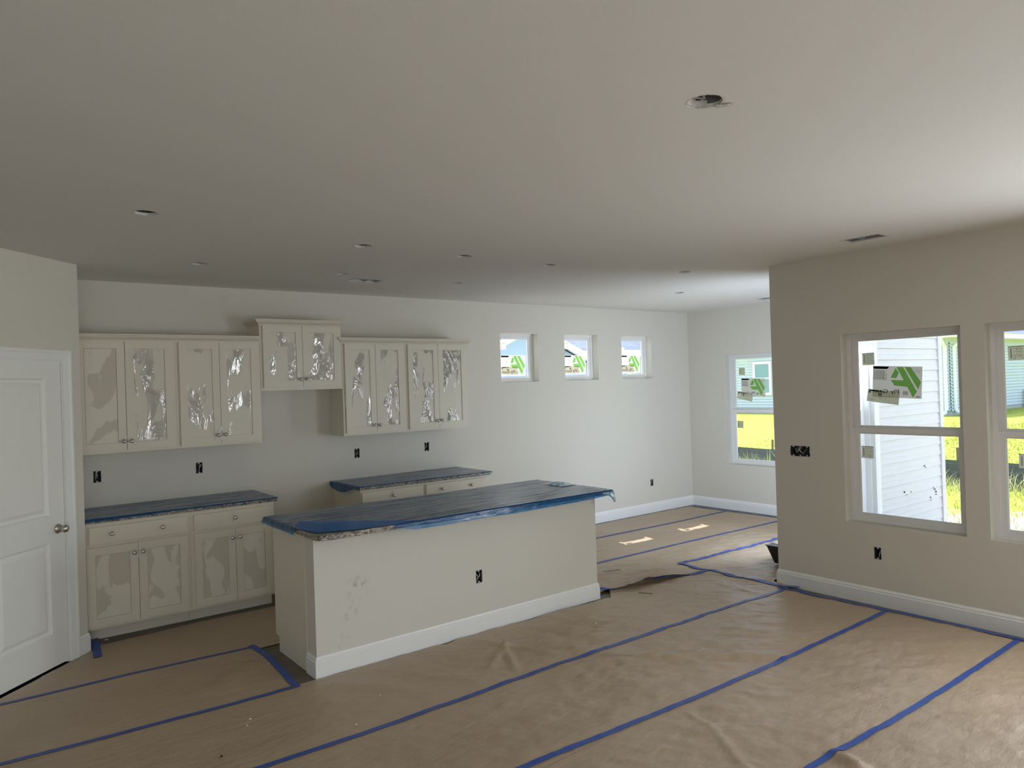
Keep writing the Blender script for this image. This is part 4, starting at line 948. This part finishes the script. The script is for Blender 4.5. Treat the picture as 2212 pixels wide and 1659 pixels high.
# ------------------------------------------------------------------ outside: nook siding
m_side = mat('white_vinyl_siding', (.66, .65, .66), .5, noise_col=((3, 3, 40), (.70, .69, .69), 4, .3, .7))
m_mud = mat('mud_splash', (.05, .05, .05), .8)
ext = MB(); ext.box(XR+T_+.002, XF+T_, YC-T_-.004, YC-T_-.0005, -.30, .019); ex = struct(ext.build('wall_exterior', m_side))
SB = YC - T_ - .004
lap = .1143; nb = int((3.0+.25)/lap)
bm_x0, bm_x1 = 7.098, XF+T_+.0
def sboard(a, b, z, T=None):
    q = MB(); L = b-a
    pr = [(0, 0), (-.018, .000), (-.019, .004), (-.012, .050), (-.015, .055), (-.006, lap-.002), (0, lap)]
    if T is None: q.add([(0, p[0], p[1]) for p in pr] + [(L, p[0], p[1]) for p in pr], [(i, i+1, len(pr)+i+1, len(pr)+i) for i in range(len(pr)-1)] + [tuple(range(len(pr))), tuple(range(len(pr), 2*len(pr)))])
    return q
full = short = None
for k in range(nb):
    z = -.25 + k*lap
    if z > 2.15:
        if full is None: o = full = sboard(bm_x0-1.15, bm_x1, z).build('siding_board', m_side, ex)
        else: o = full.copy(); C.objects.link(o)
        o.location = (XR+T_+.19, SB, z)
        if o is full: pass
    else:
        if short is None: o = short = sboard(bm_x0, bm_x1, z).build('siding_board', m_side, ex)
        else: o = short.copy(); C.objects.link(o)
        o.location = (bm_x0, SB, z)
    o.parent = ex
cpst = MB(); cpst.box(XF+T_-.035, XF+T_+.050, SB-.028, SB+.09, -.28, 2.98); cpst.build('corner_post', m_side, ex)
sf = MB(); sf.box(XR+T_, XF+T_+.3, SB-.32, SB, 2.90, 2.93); sf.build('soffit', m_side, ex)
R = random.Random(3); mk_ = MB()
for (x, z, s_) in ((8.08, .80, .010), (8.10, .775, .008), (7.62, .575, .013), (7.66, .545, .007), (7.76, .56, .008), (8.30, .53, .014), (8.33, .50, .014), (8.34, .47, .010), (8.20, .46, .010), (8.22, .43, .008), (8.28, .555, .008)):
    for q in range(2):
        xx, zz = x+R.uniform(-.012, .012), z+R.uniform(-.012, .012); n = 7; a0 = R.uniform(0, 6)
        mk_.add([(xx+math.cos(a0+2*PI*i/n)*s_*R.uniform(.5, 1.2), SB-.0205, zz+math.sin(a0+2*PI*i/n)*s_*R.uniform(.4, 1)) for i in range(n)], [tuple(range(n))])
mo = mk_.build('mud_splash', m_mud, ex, recalc=False); mo['kind'] = 'stuff'

# ------------------------------------------------------------------ outside: ground, fence, weeds, houses
def gz(x, y):
    t = max(0, min(1, (x-15)/11)); t = t*t*(3-2*t)
    return -.20 + .47*t + .015*noise.noise(Vector((x*.6, y*.6, 0)))*(1 if x > 10 else .4)
m_ground = bpy.data.materials.new('lawn_and_gravel'); m_ground.use_nodes = True
t = m_ground.node_tree; b = t.nodes['Principled BSDF']; b.inputs['Roughness'].default_value = .95; b.inputs['Specular IOR Level'].default_value = .1; Lk = t.links.new
tc = t.nodes.new('ShaderNodeTexCoord'); sep = t.nodes.new('ShaderNodeSeparateXYZ'); Lk(tc.outputs['Object'], sep.inputs[0])
n1 = t.nodes.new('ShaderNodeTexNoise'); n1.inputs['Scale'].default_value = 9; n1.inputs['Detail'].default_value = 8; Lk(tc.outputs['Object'], n1.inputs[0])
r1 = t.nodes.new('ShaderNodeValToRGB'); e = r1.color_ramp.elements; e[0].position = .35; e[0].color = (.20, .27, .035, 1); e[1].position = .62; e[1].color = (.42, .46, .09, 1); Lk(n1.outputs[0], r1.inputs[0])
n2 = t.nodes.new('ShaderNodeTexNoise'); n2.inputs['Scale'].default_value = 30; n2.inputs['Detail'].default_value = 6; Lk(tc.outputs['Object'], n2.inputs[0])
r2 = t.nodes.new('ShaderNodeValToRGB'); e = r2.color_ramp.elements; e[0].position = .38; e[0].color = (.22, .19, .14, 1); e[1].position = .52; e[1].color = (.62, .58, .52, 1); Lk(n2.outputs[0], r2.inputs[0])
n3 = t.nodes.new('ShaderNodeTexNoise'); n3.inputs['Scale'].default_value = 2.0; n3.inputs['Detail'].default_value = 6; Lk(tc.outputs['Object'], n3.inputs[0])
ad = t.nodes.new('ShaderNodeMath'); ad.operation = 'MULTIPLY_ADD'; ad.inputs[1].default_value = 2.6; Lk(n3.outputs[0], ad.inputs[0]); Lk(sep.outputs[0], ad.inputs[2])
mr = t.nodes.new('ShaderNodeMapRange'); mr.inputs['From Min'].default_value = 12.2; mr.inputs['From Max'].default_value = 12.9; Lk(ad.outputs[0], mr.inputs['Value'])
mx = t.nodes.new('ShaderNodeMixRGB'); Lk(mr.outputs[0], mx.inputs[0]); Lk(r2.outputs[0], mx.inputs[1]); Lk(r1.outputs[0], mx.inputs[2]); Lk(mx.outputs[0], b.inputs['Base Color'])
bp = t.nodes.new('ShaderNodeBump'); bp.inputs['Strength'].default_value = .5; bp.inputs['Distance'].default_value = .05; Lk(n1.outputs[0], bp.inputs['Height']); Lk(bp.outputs[0], b.inputs['Normal'])
gd = MB(); xs = [-40, -20, -8, -3.5] + [0+i*2 for i in range(4)] + [8+i for i in range(22)] + [31, 34, 40, 55, 80]; ys = [-50, -30, -15, -8] + [-5+i for i in range(34)] + [30, 36, 45, 60, 90]
gd.add([(x, y, gz(x, y) - (.25 if (-4 < x < XF and -4 < y < YK) else 0)) for y in ys for x in xs], [(j_*len(xs)+i, j_*len(xs)+i+1, (j_+1)*len(xs)+i+1, (j_+1)*len(xs)+i) for j_ in range(len(ys)-1) for i in range(len(xs)-1)], True)
struct(gd.build('ground', m_ground, recalc=False))
pt = MB(); pt.box(XR+T_+.01, 8.9, -1.0, 3.41, -.28, -.12); struct(pt.build('patio_slab', mat('pale_concrete', (.52, .51, .49), .85, bump=((20,)*3, .3, .01, 4))))
fd = MB(); fd.box(-3.10, XR+T_-.01, -3.1, YC-.2, -.30, -.061); fd.box(-3.1, XF+T_-.01, YC-.15, YK+T_-.01, -.30, -.061); struct(fd.build('foundation', mat('foundation_block', (.42, .41, .39), .9)))

# silt fence
m_silt = mat('black_silt_fabric', (.055, .062, .075), .75, bump=((30, 8, 60), .5, .02, 4), noise_col=((.5, 2, 40), (.10, .11, .125), 5, .35, .7))
fen = thing('silt_fence', 'black fabric silt fence across the lawn outside the windows', 'fence', (13.75, 7, -.2))
fm = MB(); ny, nz = 130, 8; vs = []
for k in range(nz+1):
    for i in range(ny+1):
        y = -2 + 14.5*i/ny; q = k/nz
        vs.append((13.75 + .05*noise.noise(Vector((y*.8, q*2, 1))) + .02*noise.noise(Vector((y*4, q*5, 2))), y, -.24 + (.485 + .03*noise.noise(Vector((y*.5, 0, 3))) + .006*(y-5))*q))
fm.add(vs, [(k*(ny+1)+i, k*(ny+1)+i+1, (k+1)*(ny+1)+i+1, (k+1)*(ny+1)+i) for k in range(nz) for i in range(ny)], True); fm.build('fabric', m_silt, fen, recalc=False)
m_stake = mat('weathered_stake', (.16, .12, .09), .9)
for y in (-1.1, 1.1, 3.2, 5.26, 7.1, 8.88, 10.9):
    s_ = MB(); lx = random.uniform(-.02, .02); s_.add([(13.775+lx*q+a, y+lx*q*2+b_, -.3+.76*q) for q in (0, 1) for a, b_ in ((0, -.018), (.03, -.018), (.03, .018), (0, .018))], [(0, 1, 5, 4), (1, 2, 6, 5), (2, 3, 7, 6), (3, 0, 4, 7), (4, 5, 6, 7)]); s_.build('stake', m_stake, fen)
local(fen)
# weeds along the fence
m_weed = mat('pale_weeds', (.42, .50, .16), .8, noise_col=((2, 2, 2), (.62, .58, .36), 3, .4, .6)); R = random.Random(9); wd_ = MB()
def blade(mb, x, y, z, h_, lean, az, wd):
    p0 = Vector((x, y, z)); dr = Vector((math.cos(az), math.sin(az), 0)); sd_ = Vector((-dr.y, dr.x, 0)); vs = []
    for q in (0, .4, .75, 1): c = p0 + dr*lean*h_*q*q + Vector((0, 0, h_*q*(1-.25*lean*q))); w_ = wd*(1-q)**.7/2; vs += [c-sd_*w_, c+sd_*w_]
    mb.add(vs, [(0, 1, 3, 2), (2, 3, 5, 4), (4, 5, 7, 6)], True)
for k in range(5200):
    y = R.uniform(1.0, 12.5); x = 13.70 - abs(R.gauss(0, .55)); cl = noise.noise(Vector((x*1.2, y*1.2, 0)))
    if cl < -.25: continue
    blade(wd_, x, y, gz(x, y)-.01, R.uniform(.06, .30)*(1.2 if x > 13.3 else .6)*(1+cl), R.uniform(.1, .9), R.uniform(0, 2*PI), R.uniform(.006, .014))
tag(wd_.build('weeds', m_weed, recalc=False), 'pale seeding weeds growing in front of the black silt fence', 'weeds', kind='stuff')
lw = MB()
for k in range(26000):
    x = R.uniform(10.2, 24); y = R.uniform(2.0, 8.0) if k % 3 else R.uniform(8, 17)
    if abs(x-13.75) < .1 or y > 12.4: continue
    blade(lw, x, y, gz(x, y)-.01, R.uniform(.04, .10), R.uniform(.2, .9), R.uniform(0, 2*PI), R.uniform(.008, .018)*(1 + (x-10)*.06))
tag(lw.build('grass', mat('lawn_blades', (.30, .40, .05), .8, noise_col=((1.2, 1.2, 1.2), (.52, .56, .12), 4, .35, .65)), recalc=False), 'short yellow green lawn grass on both sides of the silt fence', 'grass', kind='stuff')
# broad-leaved tufts right outside the far window
m_leaf = mat('broad_green_blades', (.30, .48, .14), .6)
for k, (x, y, hh) in enumerate(((9.55, 6.62, .92), (9.60, 6.25, .86), (9.7, 5.95, .95), (9.9, 6.45, .90), (10.2, 6.2, .98))):
    g = MB(); R = random.Random(60+k)
    for q in range(11): blade(g, x+R.uniform(-.05, .05), y+R.uniform(-.05, .05), gz(x, y)-.02, hh*R.uniform(.7, 1.15), R.uniform(.15, .95), R.uniform(0, 2*PI), R.uniform(.018, .032))
    tag(g.build('grass_tuft', m_leaf, recalc=False), 'broad bladed grass tuft outside the far window, ' + ('nearest its left jamb', 'second from its left jamb', 'nearest the glass at the right', 'behind the two left tufts', 'farthest from the glass')[k], 'grass tuft', 'grass tufts outside the far window')

m_teal = mat('pale_teal_siding', (.55, .62, .70), .6); m_fnd = mat('grey_foundation', (.45, .46, .47), .9); m_shing = mat('grey_blue_shingles', (.12, .15, .21), .85, noise_col=((3, 3, 3), (.18, .22, .29), 6, .35, .7), bump=((6, 6, 40), .6, .05, 3))
m_white = mat('white_fascia', (.86, .88, .90), .5); m_hglass = mat('reflecting_house_glass', (.22, .38, .46), .1)
def lapwall(mb, p, q, z0, z1, lap_=.115, d_=.04):
    """lap siding on the vertical face from p to q (xy), outward normal to the right of p->q"""
    P = Vector(p); Qv = Vector(q); dr = (Qv-P).normalized(); n = Vector((dr.y, -dr.x)); k = int((z1-z0)/lap_)
    for i in range(k):
        a = z0+i*lap_; b_ = min(z1, a+lap_)
        mb.add([(P.x+n.x*d_, P.y+n.y*d_, a), (Qv.x+n.x*d_, Qv.y+n.y*d_, a), (Qv.x, Qv.y, b_), (P.x, P.y, b_), (P.x, P.y, a), (Qv.x, Qv.y, a)], [(0, 1, 2, 3), (0, 4, 5, 1)])
hA = thing('neighbour_house', 'pale teal sided house with white downspouts beyond the lawn', 'house', (32, 18, .27))
m_ = MB(); lapwall(m_, (27, 28), (27, 10.5), .42, 2.92); lapwall(m_, (27, 10.5), (42, 10.5), .42, 2.92); o = m_.build('siding', m_teal, hA, recalc=False); o['kind'] = 'stuff'
m_ = MB(); m_.box(27.01, 42, 10.51, 28, .42, 2.95); m_.build('walls', m_teal, hA)
m_ = MB(); m_.box(26.99, 42, 10.49, 28, .0, .42); m_.build('foundation', m_fnd, hA)
m_ = MB(); m_.box(26.55, 42.4, 10.05, 28.4, 2.94, 3.0); m_.box(26.53, 26.56, 10.03, 28.4, 2.94, 3.14); m_.box(26.53, 42.4, 10.02, 10.05, 2.94, 3.14); m_.build('fascia', m_white, hA)
m_ = MB(); m_.add([(26.5, 10.0, 3.12), (42.5, 10.0, 3.12), (42.5, 28.5, 3.12), (26.5, 28.5, 3.12), (34, 17, 6.2), (35, 21, 6.2)], [(0, 1, 4), (1, 2, 5, 4), (2, 3, 5), (3, 0, 4, 5), (3, 2, 1, 0)]); m_.build('roof', m_shing, hA, recalc=False)
def hwindow(root, T, u0, u1, z0, z1):
    fm_ = MB(); fm_.sweep([(u0, z0), (u1, z0), (u1, z1), (u0, z1)], [(0, .0), (0, .06), (.10, .06), (.10, .0)], lambda a, b, h: T(a, h, b), closed=True, side=-1)
    fm_.box(u0+.1, u1-.1, .0, .045, (z0+z1)/2-.03, (z0+z1)/2+.03, T); f_ = fm_.build('window', m_white, root)
    for a, b_ in ((z0+.1, (z0+z1)/2-.03), ((z0+z1)/2+.03, z1-.1)):
        p = MB(); p.box(u0+.1, u1-.1, .022, .03, a, b_, T); p.build('pane', m_hglass, f_)
hwindow(hA, lambda u, n, z: (26.98-n, u, z), 17.28, 18.14, 1.04, 2.44)
hwindow(hA, lambda u, n, z: (26.98-n, u, z), 21.2, 22.1, 1.04, 2.44)
hwindow(hA, lambda u, n, z: (u, 10.48-n, z), 28.08, 28.32+.5, 2.16, 2.70)
hwindow(hA, lambda u, n, z: (u, 10.48-n, z), 35.6, 36.5, 1.04, 2.44)
for (x, y, sx, sy) in ((26.93, 10.60, -1, 0), (27.22, 10.43, 0, -1)):
    dp = MB(); dp.tube([(x+sx*.30, y+sy*.30, 2.95), (x+sx*.30, y+sy*.30, 2.86), (x, y, 2.62), (x, y, .46), (x+sx*.10, y+sy*.10, .38), (x+sx*.35, y+sy*.35, .34)], .062, 8, False); dp.build('downspout', m_white, hA)
ub = MB(); ub.box(33.75, 34.2, 10.28, 10.48, .35, .95); ub.build('utility_box', mat('utility_grey', (.5, .5, .5), .6), hA)
local(hA)
hB = thing('neighbour_house', 'blue grey gabled house close behind the small square windows', 'house', (14, 16, -.2))
m_blue = mat('pale_blue_siding', (.46, .60, .84), .6)
m_ = MB(); lapwall(m_, (8.2, 13.0), (12.3, 13.0), -.05, 2.30); o = m_.build('siding', m_blue, hB, recalc=False); o['kind'] = 'stuff'
m_ = MB(); xg0, xg1, zg = 8.2, 12.6, 2.20; xm = (xg0+xg1)/2; zp = zg + .42*(xm-xg0)
m_.add([(xg0, 13.01, -.2), (xg1, 13.01, -.2), (xg1, 13.01, zg), (xm, 13.01, zp), (xg0, 13.01, zg), (xg0, 18, -.2), (xg1, 18, -.2), (xg1, 18, zg), (xm, 18, zp), (xg0, 18, zg)], [(0, 1, 2, 3, 4), (9, 8, 7, 6, 5), (0, 4, 9, 5), (1, 6, 7, 2)]); m_.build('gable_walls', m_blue, hB, recalc=False)
m_ = MB(); m_.add([(xg0-.3, 12.6, zg-.06), (xm, 12.6, zp+.07), (xm, 18.3, zp+.07), (xg0-.3, 18.3, zg-.06), (xg1+.3, 12.6, zg-.06), (xg1+.3, 18.3, zg-.06)], [(0, 1, 2, 3), (1, 4, 5, 2)]); m_.build('gable_roof', m_shing, hB, recalc=False)
m_ = MB(); m_.add([(xg0-.28, 12.62, zg-.09), (xm, 12.62, zp+.04), (xm, 13.0, zp+.04), (xg0-.28, 13.0, zg-.09), (xg1+.28, 12.62, zg-.09), (xg1+.28, 13.0, zg-.09)], [(0, 1, 2, 3), (1, 4, 5, 2)]); m_.build('soffit', m_white, hB, recalc=False)
m_ = MB()
for s_ in (0, 1):
    a, b_ = ((xg0-.3, zg-.08), (xm, zp+.06)) if s_ == 0 else ((xm, zp+.06), (xg1+.3, zg-.08))
    m_.add([(a[0], y_, a[1]-.17+k*.17) for k in (0, 1) for y_ in (12.57, 12.61)] + [(b_[0], y_, b_[1]-.17+k*.17) for k in (0, 1) for y_ in (12.57, 12.61)], [(0, 1, 5, 4), (2, 3, 7, 6), (0, 2, 6, 4), (1, 3, 7, 5), (0, 1, 3, 2), (4, 5, 7, 6)])
m_.build('rake_board', m_white, hB)
m_ = MB(); m_.box(12.6, 15.4, 13.4, 17, -.2, 2.50); m_.build('walls', m_teal, hB)
m_ = MB(); lapwall(m_, (12.6, 13.39), (15.4, 13.39), -.05, 2.48); o = m_.build('siding', m_teal, hB, recalc=False); o['kind'] = 'stuff'
m_ = MB(); m_.add([(11.0, 12.95, 2.58), (15.7, 12.95, 2.58), (15.7, 15.6, 3.9), (11.0, 15.6, 3.9), (15.7, 18.2, 2.58), (11.0, 18.2, 2.58)], [(0, 1, 2, 3), (3, 2, 4, 5)]); m_.build('roof', m_shing, hB, recalc=False)
m_ = MB(); m_.box(12.4, 15.7, 12.90, 12.99, 2.44, 2.60); m_.box(12.4, 15.7, 12.99, 13.4, 2.44, 2.47); m_.build('gutter', m_white, hB)
for x in (13.3,): hwindow(hB, lambda u, n, z: (u, 13.37-n, z), x, x+.95, .95, 2.32)
local(hB)
